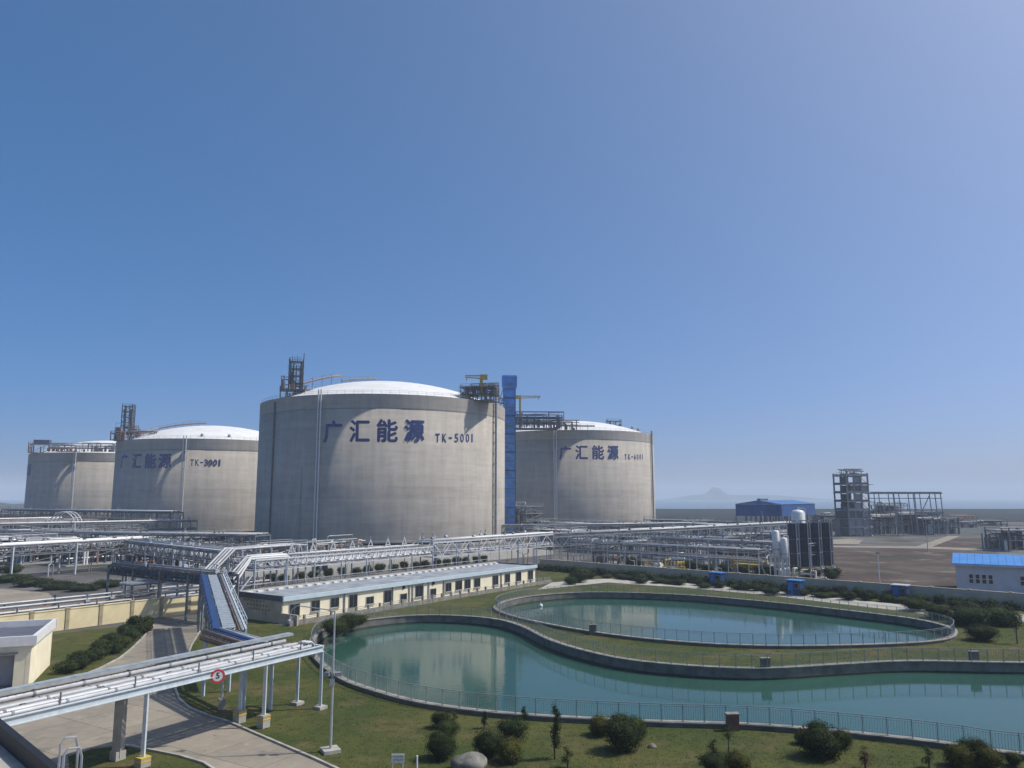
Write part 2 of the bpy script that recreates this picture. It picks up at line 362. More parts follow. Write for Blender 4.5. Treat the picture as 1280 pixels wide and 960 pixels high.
pb = [(622, 760), (634, 751), (672, 744), (740, 740), (850, 743), (960, 752), (1060, 763), (1140, 773), (1183, 783), (1190, 791), (1176, 798), (1120, 803), (1000, 806), (900, 804), (800, 796), (720, 785), (650, 771)]
loopB = smooth_loop([tuple(G(x, y, RIM_Z).to_2d()) for x, y in pb])
def ccw(l):
    a = sum(l[i][0] * l[(i + 1) % len(l)][1] - l[(i + 1) % len(l)][0] * l[i][1] for i in range(len(l))); return l if a > 0 else l[::-1]
loopA = ccw(loopA); loopB = ccw(loopB)
NA, NB = 170, 118
LA, totA = resample(loopA, NA); LB, totB = resample(loopB, NB)

def sheet(name, outer, holes, z, m, label=None, kind='structure'):
    bm = bmesh.new(); edges = []
    for lp in [outer] + holes:
        vs_ = [bm.verts.new((p[0], p[1], z)) for p in lp]
        edges += [bm.edges.new((vs_[i], vs_[(i + 1) % len(vs_)])) for i in range(len(vs_))]
    bmesh.ops.triangle_fill(bm, use_beauty=True, use_dissolve=False, edges=edges)
    bmesh.ops.recalc_face_normals(bm, faces=bm.faces)
    for f in bm.faces:
        if f.normal.z < 0: f.normal_flip()
    me = bpy.data.meshes.new(name); bm.to_mesh(me); bm.free(); me.materials.append(m)
    o = bpy.data.objects.new(name, me); COL.objects.link(o); o['kind'] = kind
    if label: o['label'] = label
    return o
holeA = offset_loop(LA, 0.15); holeB = offset_loop(LB, 0.15)
sheet('ground', [(-2500, -300), (2500, -300), (2500, 855), (-2500, 855)], [holeA, holeB], 0.0, SITE)
far = MB().add([(-9000, 860, -3.0), (9000, 860, -3.0), (9000, 6400, -3.0), (-9000, 6400, -3.0)], [(0, 1, 2, 3)]).build('sea', SEA); struct(far)
# sea dike along the shore
dk = MB(); prof = [(-26, -0.5), (-8, 0.9), (-4, 1.2), (4, 1.2), (6, 1.9), (7.5, 1.9), (8, 1.2), (26, -4.0)]
for x in range(-2500, 2500, 100):
    a = [(x, 850 + p[0], p[1]) for p in prof]; b = [(x + 100, 850 + p[0], p[1]) for p in prof]
    for i in range(len(prof) - 1): dk.add([a[i], b[i], b[i + 1], a[i + 1]], [(0, 1, 2, 3)])
struct(dk.build('sea_dike', DIKE), 'dark sea dike along the shore behind the plant')
struct(sheet('mudflat', [(-2400, 470), (2400, 470), (2400, 832), (-2400, 832)], [], 0.004, DIKE), 'dark reclaimed flat between the plant and the dike')
# pond bodies
def pond(name, loop, wlabel):
    n = len(loop)
    w = MB(); w.v = [(p[0], p[1], WATER_Z) for p in loop]; w.f = [tuple(range(n))]
    wo = w.build('pond_water', POND); struct(wo, wlabel)
    inn = loop; out = offset_loop(loop, 0.45)
    rm = MB()
    for i in range(n):
        j = (i + 1) % n
        rm.add([(*inn[i], -2.2), (*inn[j], -2.2), (*inn[j], RIM_Z - 0.08), (*inn[i], RIM_Z - 0.08)], [(3, 2, 1, 0)])
        rm.add([(*out[i], -0.3), (*out[j], -0.3), (*out[j], RIM_Z - 0.08), (*out[i], RIM_Z - 0.08)], [(0, 1, 2, 3)])
    ro = rm.build('pond_wall', M['darkconc']); struct(ro)
    w2 = offset_loop(loop, -0.02); wl_ = MB()
    for i in range(n):
        j = (i + 1) % n; wl_.add([(*w2[i], WATER_Z - .1), (*w2[j], WATER_Z - .1), (*w2[j], WATER_Z + .16), (*w2[i], WATER_Z + .16)], [(3, 2, 1, 0)])
    wl_.build('waterline_stain', M['algae'], ro)
    i2 = offset_loop(loop, -0.06); o2 = offset_loop(loop, 0.52); cp = MB()
    for i in range(n):
        j = (i + 1) % n
        vs_ = [(*i2[i], RIM_Z - 0.08), (*i2[j], RIM_Z - 0.08), (*o2[j], RIM_Z - 0.08), (*o2[i], RIM_Z - 0.08), (*i2[i], RIM_Z), (*i2[j], RIM_Z), (*o2[j], RIM_Z), (*o2[i], RIM_Z)]
        cp.add(vs_, [(0, 1, 2, 3), (7, 6, 5, 4), (0, 4, 5, 1), (3, 2, 6, 7)])
    cp.build('coping', M['coping'], ro)
    return ro
pond('pond', LA, 'teal water of the long front pond'); pond('pond', LB, 'teal water of the oval rear pond')
# fences on the rims: posts and picket panels
def fence_on(loop, label, col_m):
    n = len(loop); mid = offset_loop(loop, 0.22)
    t = thing('pond_fence', label, 'fence', (mid[0][0], mid[0][1], RIM_Z))
    pm = MB().box((0, 0, 0.56), (0.05, 0.05, 1.12)).box((0, 0, 0.015), (0.12, 0.12, 0.03)).mesh(col_m, name='post')
    seg = 1.0; pan = MB()
    pan.bar((0, 0, 1.08), (1, 0, 1.08), 0.04, 0.04).bar((0, 0, 0.95), (1, 0, 0.95), 0.02, 0.022).bar((0, 0, 0.14), (1, 0, 0.14), 0.022, 0.025)
    for k in range(9):
        x = 0.06 + 0.88 * k / 8; pan.bar((x, 0, 0.14), (x, 0, 0.95), 0.011, 0.013)
    pam = pan.mesh(col_m, name='panel')
    for i in range(n):
        a, b = mid[i], mid[(i + 1) % n]; dx, dy = b[0] - a[0], b[1] - a[1]; L = math.hypot(dx, dy); an = math.atan2(dy, dx)
        part('post', pm, t, (a[0], a[1], RIM_Z), (0, 0, an))
        part('panel', pam, t, (a[0], a[1], RIM_Z), (0, 0, an), (L, 1, 1))
fence_on(LA, 'grey picket railing on the rim of the long front pond', M['fence'])
fence_on(LB, 'grey picket railing round the oval rear pond', M['fence'])

# lawns, roads, fields (each a few mm above the one below)
def gp(pts, z=0.0): return [tuple(G(x, y, z).to_2d()) for x, y in pts]
WR0, WR1 = Vector((6.0, 165.5, 0)), Vector((72.0, 104.0, 0))         # grey boundary wall on the right
BLD0 = G(353, 779, 0); BLD1 = G(669, 728, 0)                          # long pump house, front foot
lawn_outer = gp([(219, 862), (224, 875), (237, 886), (262, 896), (288, 904), (320, 918), (395, 950), (470, 985)]) + [(2, 30), (60, 28), (90, 60), (86, 95), (74, 103)] + \
    [(WR1.x, WR1.y), (WR0.x, WR0.y), (BLD1.x, BLD1.y), (BLD0.x, BLD0.y), tuple((BLD0 + E2 * 6).to_2d())] + gp([(262, 778), (250, 790), (240, 806), (226, 840)])
sheet('lawn', lawn_outer, [offset_loop(LA, 0.3), offset_loop(LB, 0.3)], 0.004, LAWN)
lawn_left = gp([(36, 796), (150, 783), (186, 778), (192, 782), (180, 796), (165, 811), (150, 823), (125, 836), (100, 846), (36, 862)])
sheet('lawn', lawn_left, [], 0.012, LAWN)
verge = gp([(112, 937), (150, 932), (190, 939), (225, 946), (255, 955), (285, 975), (300, 1000), (90, 1000), (85, 945)])
sheet('lawn', verge, [], 0.012, LAWN)
road_poly = gp([(192, 781), (250, 781), (250, 790), (240, 806), (226, 840), (219, 862), (224, 875), (237, 886), (262, 896), (288, 904), (320, 918), (395, 950), (470, 985)]) + [(-4, 30), (-70, 30), (-75, 60), (-60, 80)] + gp([(2, 800), (36, 796), (36, 862), (100, 846), (125, 836), (150, 823), (165, 811), (180, 796)])
sheet('road', road_poly, [], 0.006, ROAD)
sheet('road', gp([(0, 736), (60, 741), (70, 750), (0, 757), (-60, 757), (-60, 736)]), [], 0.006, ROAD, 'pale concrete yard behind the cream wall')
# pale walk along the oval pond, and gravel strip under the pump house
pathl = gp([(672, 737), (760, 728), (860, 735), (960, 744), (1060, 756), (1130, 764), (1200, 774), (1280, 778), (1280, 768), (1200, 765), (1130, 756), (1060, 749), (960, 737), (860, 729), (760, 723), (690, 728)])
sheet('path', pathl, [], 0.010, PALEGROUND)
sheet('path', [tuple((BLD0 - E1 * 1 - E2 * 1.2).to_2d()), tuple((BLD1 + E1 * 4 - E2 * 1.2).to_2d()), tuple((BLD1 + E1 * 4 + E2 * 0.0).to_2d()), tuple((BLD0 - E1 * 1).to_2d())], [], 0.014, PALEGROUND)
sheet('field', gp([(1036, 735), (1120, 745), (1300, 755), (1400, 720), (1210, 688), (1040, 680), (1030, 700)]), [], 0.006, FIELD, 'bare brown field behind the grey wall')
sheet('field', gp([(1165, 683), (1195, 673), (1300, 672), (1340, 688)]), [], 0.008, FIELD, 'far bare brown plot')
sheet('path', gp([(1036, 675), (1060, 673.5), (1078, 675), (1074, 680), (1036, 680)]), [], 0.012, ROAD)
sheet('path', gp([(1036, 682), (1145, 683), (1185, 670), (1200, 670), (1165, 683.5), (1300, 689), (1300, 691), (1150, 685.5), (1036, 684)]), [], 0.016, ROAD)

# kerbs
def kerb(pts, label):
    k = MB(); w = [G(x, y) for x, y in pts]
    L = [w[0]]
    for a, b in zip(w, w[1:]):
        m = max(1, int((b - a).length / 1.0))
        for i in range(1, m + 1): L.append(a.lerp(b, i / m))
    o = thing('kerb', label, 'kerb', (w[0].x, w[0].y, 0))
    for a, b in zip(L, L[1:]):
        d = (b - a).normalized()
        MB().bar(a + Vector((0, 0, 0.055)) + d * 0.01, b + Vector((0, 0, 0.055)) - d * 0.01, 0.16, 0.13).build('kerbstone', M['concrete'], o)
kerb([(250, 790), (240, 806), (226, 840), (219, 862), (224, 875), (237, 886), (262, 896), (288, 904), (320, 918), (395, 950), (440, 971)], 'pale concrete kerb curving along the road beside the pond lawn')
kerb([(192, 782), (180, 796), (165, 811), (150, 823), (125, 836), (100, 846), (60, 856)], 'concrete kerb of the left lawn beside the shrubs')
kerb([(85, 945), (112, 937), (150, 932), (190, 939), (225, 946), (255, 955), (285, 975)], 'curved kerb of the small verge under the pipe bridge')

# ------------------------------------------------------------------ storage tanks
def text_mesh(s, size, off=0.0, extrude=0.0):
    cu = bpy.data.curves.new('t', 'FONT'); cu.body = s; cu.size = size; cu.offset = off; cu.extrude = extrude; cu.align_x = 'CENTER'; cu.resolution_u = 3
    ob = bpy.data.objects.new('t', cu); COL.objects.link(ob); bpy.context.view_layer.update()
    me = bpy.data.meshes.new_from_object(ob.evaluated_get(bpy.context.evaluated_depsgraph_get()))
    bpy.data.objects.remove(ob); bpy.data.curves.remove(cu)
    return me
def tank_hit(x, y, c, R):
    d = _ray(x, y); ox, oy = -c[0], -c[1]
    a = d.x ** 2 + d.y ** 2; b = 2 * (d.x * ox + d.y * oy); cc = ox * ox + oy * oy - R * R
    disc = max(b * b - 4 * a * cc, 0.0)
    t = (-b - math.sqrt(disc)) / (2 * a); p = d * t
    return math.atan2(p.y - c[1], p.x - c[0]), CAM_H + p.z
def tank_letter(tank, c, R, s, phi, z, width, height, name='letter', bold=0.03):
    me = text_mesh(s, 1.0, 0.0)
    bm = bmesh.new(); bm.from_mesh(me)
    xs = [v.co.x for v in bm.verts]; ys = [v.co.y for v in bm.verts]
    x0, x1, y0, y1 = min(xs), max(xs), min(ys), max(ys)
    for v in bm.verts:
        v.co.x = ((v.co.x - x0) / (x1 - x0) - 0.5) * width; v.co.y = ((v.co.y - y0) / (y1 - y0) - 0.5) * height; v.co.z = 0
    k = -width / 2 + 0.7
    while k < width / 2:
        bmesh.ops.bisect_plane(bm, geom=bm.verts[:] + bm.edges[:] + bm.faces[:], plane_co=(k, 0, 0), plane_no=(1, 0, 0)); k += 0.7
    fv = [v.co.copy() for v in bm.verts]; bm.verts.index_update(); ff = [[v.index for v in f.verts] for f in bm.faces]; bm.free()
    mbl = MB(); dd = bold * height                       # brush-thick strokes: the glyph painted in five passes
    for i, (ox, oy) in enumerate(((0, 0), (dd, 0), (-dd, 0), (0, dd), (0, -dd))):
        rr_ = R + 0.05 + 0.012 * i
        mbl.add([(rr_ * math.cos(phi + (q.x + ox) / R), rr_ * math.sin(phi + (q.x + ox) / R), z + q.y + oy) for q in fv], ff)
    me = mbl.mesh(None, name=name); me.materials.clear(); me.materials.append(M['navy'])
    o = bpy.data.objects.new(name, me); COL.objects.link(o); o.parent = tank; return o
def steel_tower(parent, name, base, w, d, levels, lh, m, rz=0.0, pipes=0, seed=0, step=0.0, rails=True):
    """open multi-level frame: one part with its columns, floors and rails as sub-parts"""
    rnd = random.Random(seed); base = Vector(base); ca, sa = math.cos(rz), math.sin(rz)
    def P(x, y, z): return base + Vector((x * ca - y * sa, x * sa + y * ca, z))
    H = levels * lh
    root = MB().box(P(0, 0, 0.1), (w * 0.98, d * 0.98, 0.2), rz).build(name, m, parent)
    for sx in (-1, 1):
        for sy in (-1, 1):
            MB().bar(P(sx * w / 2, sy * d / 2, 0), P(sx * w / 2, sy * d / 2, H + (0.8 if rails else 0)), 0.28, 0.28).build('column', m, root)
    for i in range(1, levels + 1):
        f = MB().box(P(0, 0, i * lh), (w + 0.5 - step * i, d + 0.5 - step * i, 0.18), rz)
        f.build('floor', m, root)
        if rails:
            r = MB()
            for hz in (0.55, 1.1):
                for a, b in (((-1, -1), (1, -1)), ((1, -1), (1, 1)), ((1, 1), (-1, 1)), ((-1, 1), (-1, -1))):
                    r.bar(P(a[0] * (w / 2 + .2), a[1] * (d / 2 + .2), i * lh + hz), P(b[0] * (w / 2 + .2), b[1] * (d / 2 + .2), i * lh + hz), 0.07)
            r.build('handrail', m, root)
        b = MB(); sy = -1
        if i % 2: b.bar(P(-w / 2, sy * d / 2, (i - 1) * lh), P(w / 2, sy * d / 2, i * lh), 0.14)
        else: b.bar(P(w / 2, sy * d / 2, (i - 1) * lh), P(-w / 2, sy * d / 2, i * lh), 0.14)
        sx = 1 if i % 2 else -1
        b.bar(P(sx * w / 2, -d / 2, (i - 1) * lh), P(sx * w / 2, d / 2, i * lh), 0.14)
        b.build('brace', m, root)
    for k in range(pipes):
        x, y = rnd.uniform(-w / 2, w / 2), rnd.uniform(-d / 2, d / 2)
        MB().tube([P(x, y, 0), P(x, y, H * rnd.uniform(0.5, 1.12))], rnd.uniform(0.1, 0.28), 6).build('riser', m, root)
    return root
def pipework(parent, name, c, size, n, mats, seed, rz=0.0, zmin=0.0, rr=(0.08, 0.3)):
    """valves, spools and small pipes standing together"""
    rnd = random.Random(seed); ca, sa = math.cos(rz), math.sin(rz); c = Vector(c)
    def P(x, y, z): return c + Vector((x * ca - y * sa, x * sa + y * ca, z))
    sx, sy, sz = size; out = []
    for i in range(n):
        mb = MB(); x, y = rnd.uniform(-sx / 2, sx / 2), rnd.uniform(-sy / 2, sy / 2); r = rnd.uniform(*rr); k = rnd.random(); h = rnd.uniform(0.3, 1.0) * sz
        if k < 0.42:
            x2 = max(-sx / 2, min(sx / 2, x + rnd.choice((-1, 1)) * rnd.uniform(0.2, 0.8) * sx))
            mb.tube([P(x, y, zmin), P(x, y, h - r), P(x + (x2 - x) * .08, y, h), P(x2, y, h), P(x2, y, zmin)], r, 6)
        elif k < 0.6:
            mb.tube([P(-sx / 2, y, h), P(sx / 2, y, h)], r, 6)
            for q in (-0.4, 0, 0.4): mb.bar(P(sx * q, y, zmin), P(sx * q, y, h), 0.12)
        elif k < 0.78:
            y2 = max(-sy / 2, min(sy / 2, y + rnd.choice((-1, 1)) * rnd.uniform(0.3, 0.8) * sy))
            mb.tube([P(x, y, zmin), P(x, y, h), P(x, y2, h), P(x, y2, zmin)], r, 6)
        elif k < 0.9:
            mb.lathe([(0.01, 0), (r * 2, 0), (r * 2, h * .7), (r * 1.4, h * .85), (0.01, h * .9)], 10, P(x, y, zmin))
        else:
            mb.box(P(x, y, zmin + h * .3), (r * 6, r * 5, h * .6), rz)
        out.append(mb.build(name, rnd.choice(mats), parent, smooth=False))
    return out
def handrail_ring(tank, R, z, n, m):
    mb = MB()
    for k in range(n):
        a = 2 * math.pi * k / n; a2 = 2 * math.pi * (k + 1) / n
        p = Vector((R * math.cos(a), R * math.sin(a), z)) + ORG[tank.name]; q = Vector((R * math.cos(a2), R * math.sin(a2), z)) + ORG[tank.name]
        mb.bar(p, p + Vector((0, 0, 1.15)), 0.07)
        for h in (0.6, 1.1): mb.bar(p + Vector((0, 0, h)), q + Vector((0, 0, h)), 0.05)
    o = mb.build('handrail', m, tank); return o
def make_tank(c, R, H, rise, label):
    t = thing('storage_tank', label, 'storage tank', (c[0], c[1], 0), 0, 'concrete storage tanks')
    C = (c[0], c[1], 0)
    MB().lathe([(R + 1.2, 0), (R + 1.2, 0.55), (R + 0.3, 0.6), (0.01, 0.6)], 96, C).build('base_slab', M['concrete'], t)
    MB().lathe([(R - 0.5, 0.5), (R - 0.5, 1.5)], 96, C).build('plinth_gap_shade', M['black'], t)  # black ring paints the shade of the gap under the wall
    MB().lathe([(R + 0.1, 1.3), (R + 0.1, 1.9), (R - .05, 2.0)], 160, C).build('foot_ring', M['tank'], t)
    MB().lathe([(R, 1.95), (R, H - 4.3)], 160, C).build('wall', M['tank'], t, True)
    MB().lathe([(R, H - 4.3), (R + 0.06, H - 4.25), (R + 0.06, H), (R - 1.2, H), (R - 1.2, H - 1.2)], 160, C).build('ring_beam', M['tank'], t)
    MB().lathe([(R + .015, H - 4.62), (R + .03, H - 4.6), (R + .03, H - 4.34), (R + .015, H - 4.32)], 160, C).build('joint_groove', M['gsteel'], t)
    Rs = ((R - 1.2) ** 2 + rise ** 2) / (2 * rise); prof = []
    for i in range(17):
        r = (R - 1.2) * (1 - i / 16); prof.append((max(r, 0.01), H - 0.3 + math.sqrt(Rs * Rs - r * r) - (Rs - rise)))
    MB().lathe(prof, 128, C).build('dome', M['dome'], t, True)
    handrail_ring(t, R - 0.2, H, 96, M['galv'])
    def dz(r): return H - 0.3 + math.sqrt(Rs * Rs - r * r) - (Rs - rise)
    t_info[t.name] = (c, R, H, dz)
    return t
t_info = {}
def wall_pipe(t, x, y, r, m, z0, z1, gap=0.9, n=1, off=0.5):
    c, R, H, dz = t_info[t.name]; a, _ = tank_hit(x, y, c, R)
    for i in range(n):
        a2 = a + (i - (n - 1) / 2) * gap / R; p = Vector((c[0] + (R + off) * math.cos(a2), c[1] + (R + off) * math.sin(a2), 0))
        MB().tube([p + Vector((0, 0, z0)), p + Vector((0, 0, z1))], r, 8).build('downpipe', m, t)
    st = MB()
    for k in range(int((z1 - z0) / 3.5)):
        z = z0 + 1 + k * 3.5
        p = Vector((c[0] + (R + off) * math.cos(a), c[1] + (R + off) * math.sin(a), z)); q = Vector((c[0] + (R - .1) * math.cos(a), c[1] + (R - .1) * math.sin(a), z))
        st.bar(p, q, gap * max(n, 1) * .8, 0.15)
    st.build('pipe_bracket', M['galv'], t)
def dome_walk(t, pts, m, lift=1.6, wdt=1.4):
    """walkway with pipes carried over the dome on little posts, pts in plan"""
    c, R, H, dz = t_info[t.name]; P = []
    for a, b in zip(pts, pts[1:]):
        a = Vector(a); b = Vector(b); n = max(1, int((b - a).length / 3))
        for i in range(n): P.append(a.lerp(b, i / n))
    P.append(Vector(pts[-1])); Q = []
    for p in P:
        r = math.hypot(p.x - c[0], p.y - c[1]); Q.append(Vector((p.x, p.y, (dz(r) if r < R - 1.2 else H))))
    up = Vector((0, 0, lift))
    for a, b in zip(Q, Q[1:]):
        mb = MB(); mb.bar(a + up, b + up, wdt, 0.25)
        mb.bar(a + up + Vector((0, 0, 1.1)), b + up + Vector((0, 0, 1.1)), 0.09); mb.bar(a, a + up + Vector((0, 0, 1.1)), 0.16)
        mb.build('walkway', m, t)
    MB().tube([q + up + Vector((0, 0, .3)) for q in Q], 0.2, 6).build('roof_pipe', M['gsteel'], t)

# nearest tank
TA = (-45.6, 277.3); RA, HA = 43.0, 46.2
tA = make_tank(TA, RA, HA, 9.6, 'largest grey concrete tank lettered TK-5001, white dome, in the centre')
def letters(t, chars, number=None, bold=0.034):
    c, R, H, dz = t_info[t.name]
    for ch, x, y, wpx, hpx in chars:
        a, z = tank_hit(x, y, c, R); dist = (Vector((c[0] + R * math.cos(a), c[1] + R * math.sin(a), 0))).length
        tank_letter(t, c, R, ch, a, z, wpx, hpx, 'character', bold)
    if number:
        s, xs, y, wch, hch = number
        for ch, x in zip(s, xs):
            a, z = tank_hit(x, y, c, R)
            tank_letter(t, c, R, ch, a, z, wch * (0.35 if ch == '1' else 0.8 if ch == '-' else 1), hch if ch != '-' else 0.5, 'character', 0.022)
letters(tA, [('广', 416, 539.5, 5.6, 6.5), ('汇', 449.5, 538.8, 5.9, 6.5), ('能', 484, 538.4, 6.1, 6.7), ('源', 518, 538.2, 6.1, 6.5)],
        ('TK-5001', [547, 555.5, 563, 570.5, 577.5, 584.3, 590], 547.3, 1.4, 2.6))
wall_pipe(tA, 398, 590, 0.22, M['railw'], 0.5, HA + 1.5, 0.9, 2, 0.75)
wall_pipe(tA, 617, 590, 0.42, M['gsteel'], 0.5, HA + 4.0, 0.9, 1, 0.8)
wall_pipe(tA, 376, 640, 0.10, M['gsteel'], 0.5, 24, 0.9, 1, 0.4)
wall_pipe(tA, 341, 590, 0.30, M['dsteel'], 0.5, HA - 1, 0.9, 1, 0.25)  # no real pipe: dark tube added to stand in for a buttress shadow
def on_roof(x, y, z): p = G(x, y, z); return p
p0 = on_roof(365, 499, HA + .3)
tw = steel_tower(tA, 'platform_tower', (p0.x, p0.y, HA + 0.2), 7.5, 6.5, 1, 3.0, M['dsteel'], 0.3, 14, 3)
tw2 = steel_tower(tA, 'stair_tower', (p0.x + 0.7, p0.y + 1, HA + 3.3), 4.4, 4.2, 4, 2.35, M['dsteel'], 0.3, 12, 4, .18)
MB().bar((p0.x + 3.4, p0.y, HA + 11.5), (p0.x + 3.4, p0.y, HA + 15.6), 0.2).build('mast', M['dsteel'], tA)
for i in range(5):
    MB().bar((p0.x - 1 + i * .8, p0.y - .4, HA + 12.5), (p0.x - 1 + i * .8, p0.y - .4, HA + 14.2 + (i % 2) * .5), 0.16).build('relief_vent', M['rust'] if i % 2 else M['gsteel'], tA)
pipework(tA, 'valve', (p0.x + 1, p0.y, HA + 3), (9, 7, 5), 16, [M['gsteel'], M['dsteel'], M['rust']], 41, 0.3, 0, (.08, .2))
q0 = on_roof(400, 493, HA + 2.5)
pipework(tA, 'valve', (q0.x - 1, q0.y, HA), (13, 6, 3.6), 24, [M['gsteel'], M['dsteel'], M['rust'], M['insul2']], 11, 0.1)
MB().box((q0.x + 0.5, q0.y, HA + 2.6), (7.5, 3.2, 2.2), 0.05).build('equipment_housing', M['gsteel'], tA)
dome_walk(tA, [(p0.x + 3, p0.y + 1), (q0.x + 3, q0.y + 3), (TA[0] - 13, TA[1] - 14)], M['rust'], 2.6)
dome_walk(tA, [(TA[0] - 13, TA[1] - 14), (TA[0] - 2, TA[1] - 7)], M['gsteel'], .8)
pipework(tA, 'valve', (p0.x + 6, p0.y + 1, HA), (9, 5, 3.4), 18, [M['gsteel'], M['dsteel'], M['rust']], 19, 0.2)
pr = on_roof(600, 494, HA + 2)
steel_tower(tA, 'pump_platform', (pr.x, pr.y, HA - .2), 11, 8, 2, 2.2, M['dsteel'], -0.2, 16, 5)
pipework(tA, 'valve', (pr.x, pr.y, HA + 2), (12, 9, 4.2), 22, [M['dsteel'], M['gsteel'], M['rust']], 12, -0.2)
def jib(parent, base, h, arm, ang, m):
    b = Vector(base); d = Vector((math.cos(ang), math.sin(ang), 0)); r = MB()
    r.bar(b, b + Vector((0, 0, h)), 1.0); r.box(b + Vector((0, 0, h)) - d * .8, (2.6, 1.6, 1.6), ang); o = r.build('crane', m, parent)
    a = MB(); p = b + Vector((0, 0, h + .5)); a.bar(p, p + d * arm, 0.6, 0.35); a.bar(p - Vector((0, 0, 0.95)), p + d * arm - Vector((0, 0, 0.55)), 0.4, 0.3)
    for k in range(6):
        a.bar(p + d * (arm * k / 6), p + d * (arm * (k + .5) / 6) - Vector((0, 0, .9)), 0.14)
    a.bar(p + d * (arm * .9) - Vector((0, 0, .5)), p + d * (arm * .9) - Vector((0, 0, 1.7)), 0.25); a.build('boom', m, o)
    return o
jib(tA, (pr.x + .4, pr.y, HA + 2), 6.0, 5.4, math.pi, M['yellow'])
# right tank
TD = (30.2, 404.0); RD, HD = 43.0, 46.0
tD = make_tank(TD, RD, HD, 8.2, 'right-hand grey tank lettered TK-6001 behind the blue stair tower')
letters(tD, [('广', 706.5, 566, 5.3, 6.3), ('汇', 727, 565.5, 5.6, 6.3), ('能', 747.5, 565.5, 5.7, 6.3), ('源', 766.5, 565.5, 5.6, 6.3)],
        ('TK-6001', [782, 786.5, 790.2, 793.6, 797, 800.2, 803], 571, 1.1, 2.4))
wall_pipe(tD, 694.5, 590, 0.22, M['railw'], 0.5, HD + 2, 1.2, 2, 0.7)
wall_pipe(tD, 814, 590, 0.40, M['gsteel'], 0.5, HD + 1.5, 0.9, 1, 0.7)
pd = on_roof(668, 533, HD + 1)
steel_tower(tD, 'pump_platform', (pd.x, pd.y, HD - .3), 22, 10, 2, 2.6, M['dsteel'], 0.05, 26, 15)
pipework(tD, 'valve', (pd.x, pd.y, HD + 1), (26, 11, 6.5), 40, [M['dsteel'], M['gsteel'], M['insul2'], M['navy']], 16, 0.05)
pd3 = on_roof(706, 534, HD + 1)
pipework(tD, 'valve', (pd3.x, pd3.y, HD), (13, 6, 4.5), 18, [M['dsteel'], M['gsteel'], M['rust']], 17, 0.05)
pj = on_roof(650, 533, HD + 1); jib(tD, (pj.x, pj.y, HD - .5), 15.0, 9.5, 0.0, M['yellow'])
dome_walk(tD, [(pd3.x - 3, pd3.y), (pd3.x + 14, pd3.y + 1)], M['dsteel'], 1.5, 2.0)
pq = Vector((TD[0] + 22, TD[1] - 8)); zq = t_info[tD.name][3](23.4)
steel_tower(tD, 'vent_platform', (pq.x, pq.y, zq - .3), 7, 5, 1, 2.2, M['dsteel'], 0, 6, 18)
for i, r in enumerate((27, 33, 36)):
    z = t_info[tD.name][3](r); MB().lathe([(.8, -.4), (.8, 1.2), (.4, 1.6), (.01, 1.6)], 10, (TD[0] + r * .94, TD[1] - r * .34, z)).build('roof_hatch', M['gsteel'], tD)
# middle left tank
TB = (-132.6, 345.5); RB, HB = 39.3, 37.9
tB = make_tank(TB, RB, HB, 8.6, 'mid-left grey tank lettered TK-3001 with white dome')
letters(tB, [('广', 155, 576, 5.2, 5.6), ('汇', 171, 576, 5.0, 5.6), ('能', 188, 576, 5.2, 5.6), ('源', 206, 576, 5.2, 5.6)],
        ('TK-3001', [240, 246.5, 252, 257.5, 263, 269, 274.5], 578.3, 1.4, 2.5))
wall_pipe(tB, 229, 600, 0.22, M['railw'], 0.5, HB + 1, 1.0, 2, 0.8)
c2 = t_info[tB.name]
pb_ = on_roof(157, 548, HB + 1)
steel_tower(tB, 'platform_tower', (pb_.x - 1, pb_.y, HB), 8, 6, 1, 2.8, M['dsteel'], 0.2, 12, 21)
steel_tower(tB, 'stair_tower', (pb_.x, pb_.y + 1, HB + 3), 4.0, 4.0, 5, 2.25, M['dsteel'], 0.2, 8, 22, 0.12)
pipework(tB, 'valve', (pb_.x + 5, pb_.y - 1, HB), (16, 6, 4.0), 26, [M['dsteel'], M['rust'], M['gsteel'], M['rust']], 23, 0.2)
pipework(tB, 'valve', (pb_.x + .5, pb_.y, HB + 3), (9, 6, 5), 18, [M['gsteel'], M['dsteel'], M['rust']], 42, 0.2, 0, (.08, .22))
dome_walk(tB, [(pb_.x + 4, pb_.y), (TB[0] - 18, TB[1] - 16), (TB[0] - 2, TB[1] - 6)], M['rust'], .9)
for i, a in enumerate((-1.35, -1.05)):
    MB().lathe([(.6, -.5), (.6, 1.3), (.3, 1.8), (.01, 1.8)], 10, (TB[0] + 34.5 * math.cos(a), TB[1] + 34.5 * math.sin(a), HB + .6)).build('roof_hatch', M['gsteel'], tB)
# far left tank
TC = (-218.6, 421.7); RC, HC = 37.5, 36.8
tC = make_tank(TC, RC, HC, 8.6, 'leftmost far tank with low white dome and a blue box on its roof')
letters(tC, [('能', 29.5, 587, 5.0, 5.4), ('源', 37, 587, 5.0, 5.4)])
wall_pipe(tC, 92, 600, 0.24, M['railw'], 0.5, HC + 1, 1.0, 2, 0.8)
pc = on_roof(50, 564, HC + 1)
steel_tower(tC, 'pump_platform', (pc.x, pc.y, HC), 9, 6, 1, 4.4, M['rust'], 0.3, 12, 31)
MB().box((pc.x + 1, pc.y, HC + 5.6), (7, 5, 2.0), 0.3).build('control_cabin', M['bluepaint'], tC)
pc2 = on_roof(104, 562, HC + 1)
pipework(tC, 'valve', (pc2.x, pc2.y, HC), (30, 6, 4.2), 44, [M['gsteel'], M['rust'], M['dsteel'], M['insul2']], 32, 0.15)
steel_tower(tC, 'vent_platform', (pc2.x - 8, pc2.y, HC), 10, 5, 1, 2.0, M['gsteel'], 0.15, 6, 33)

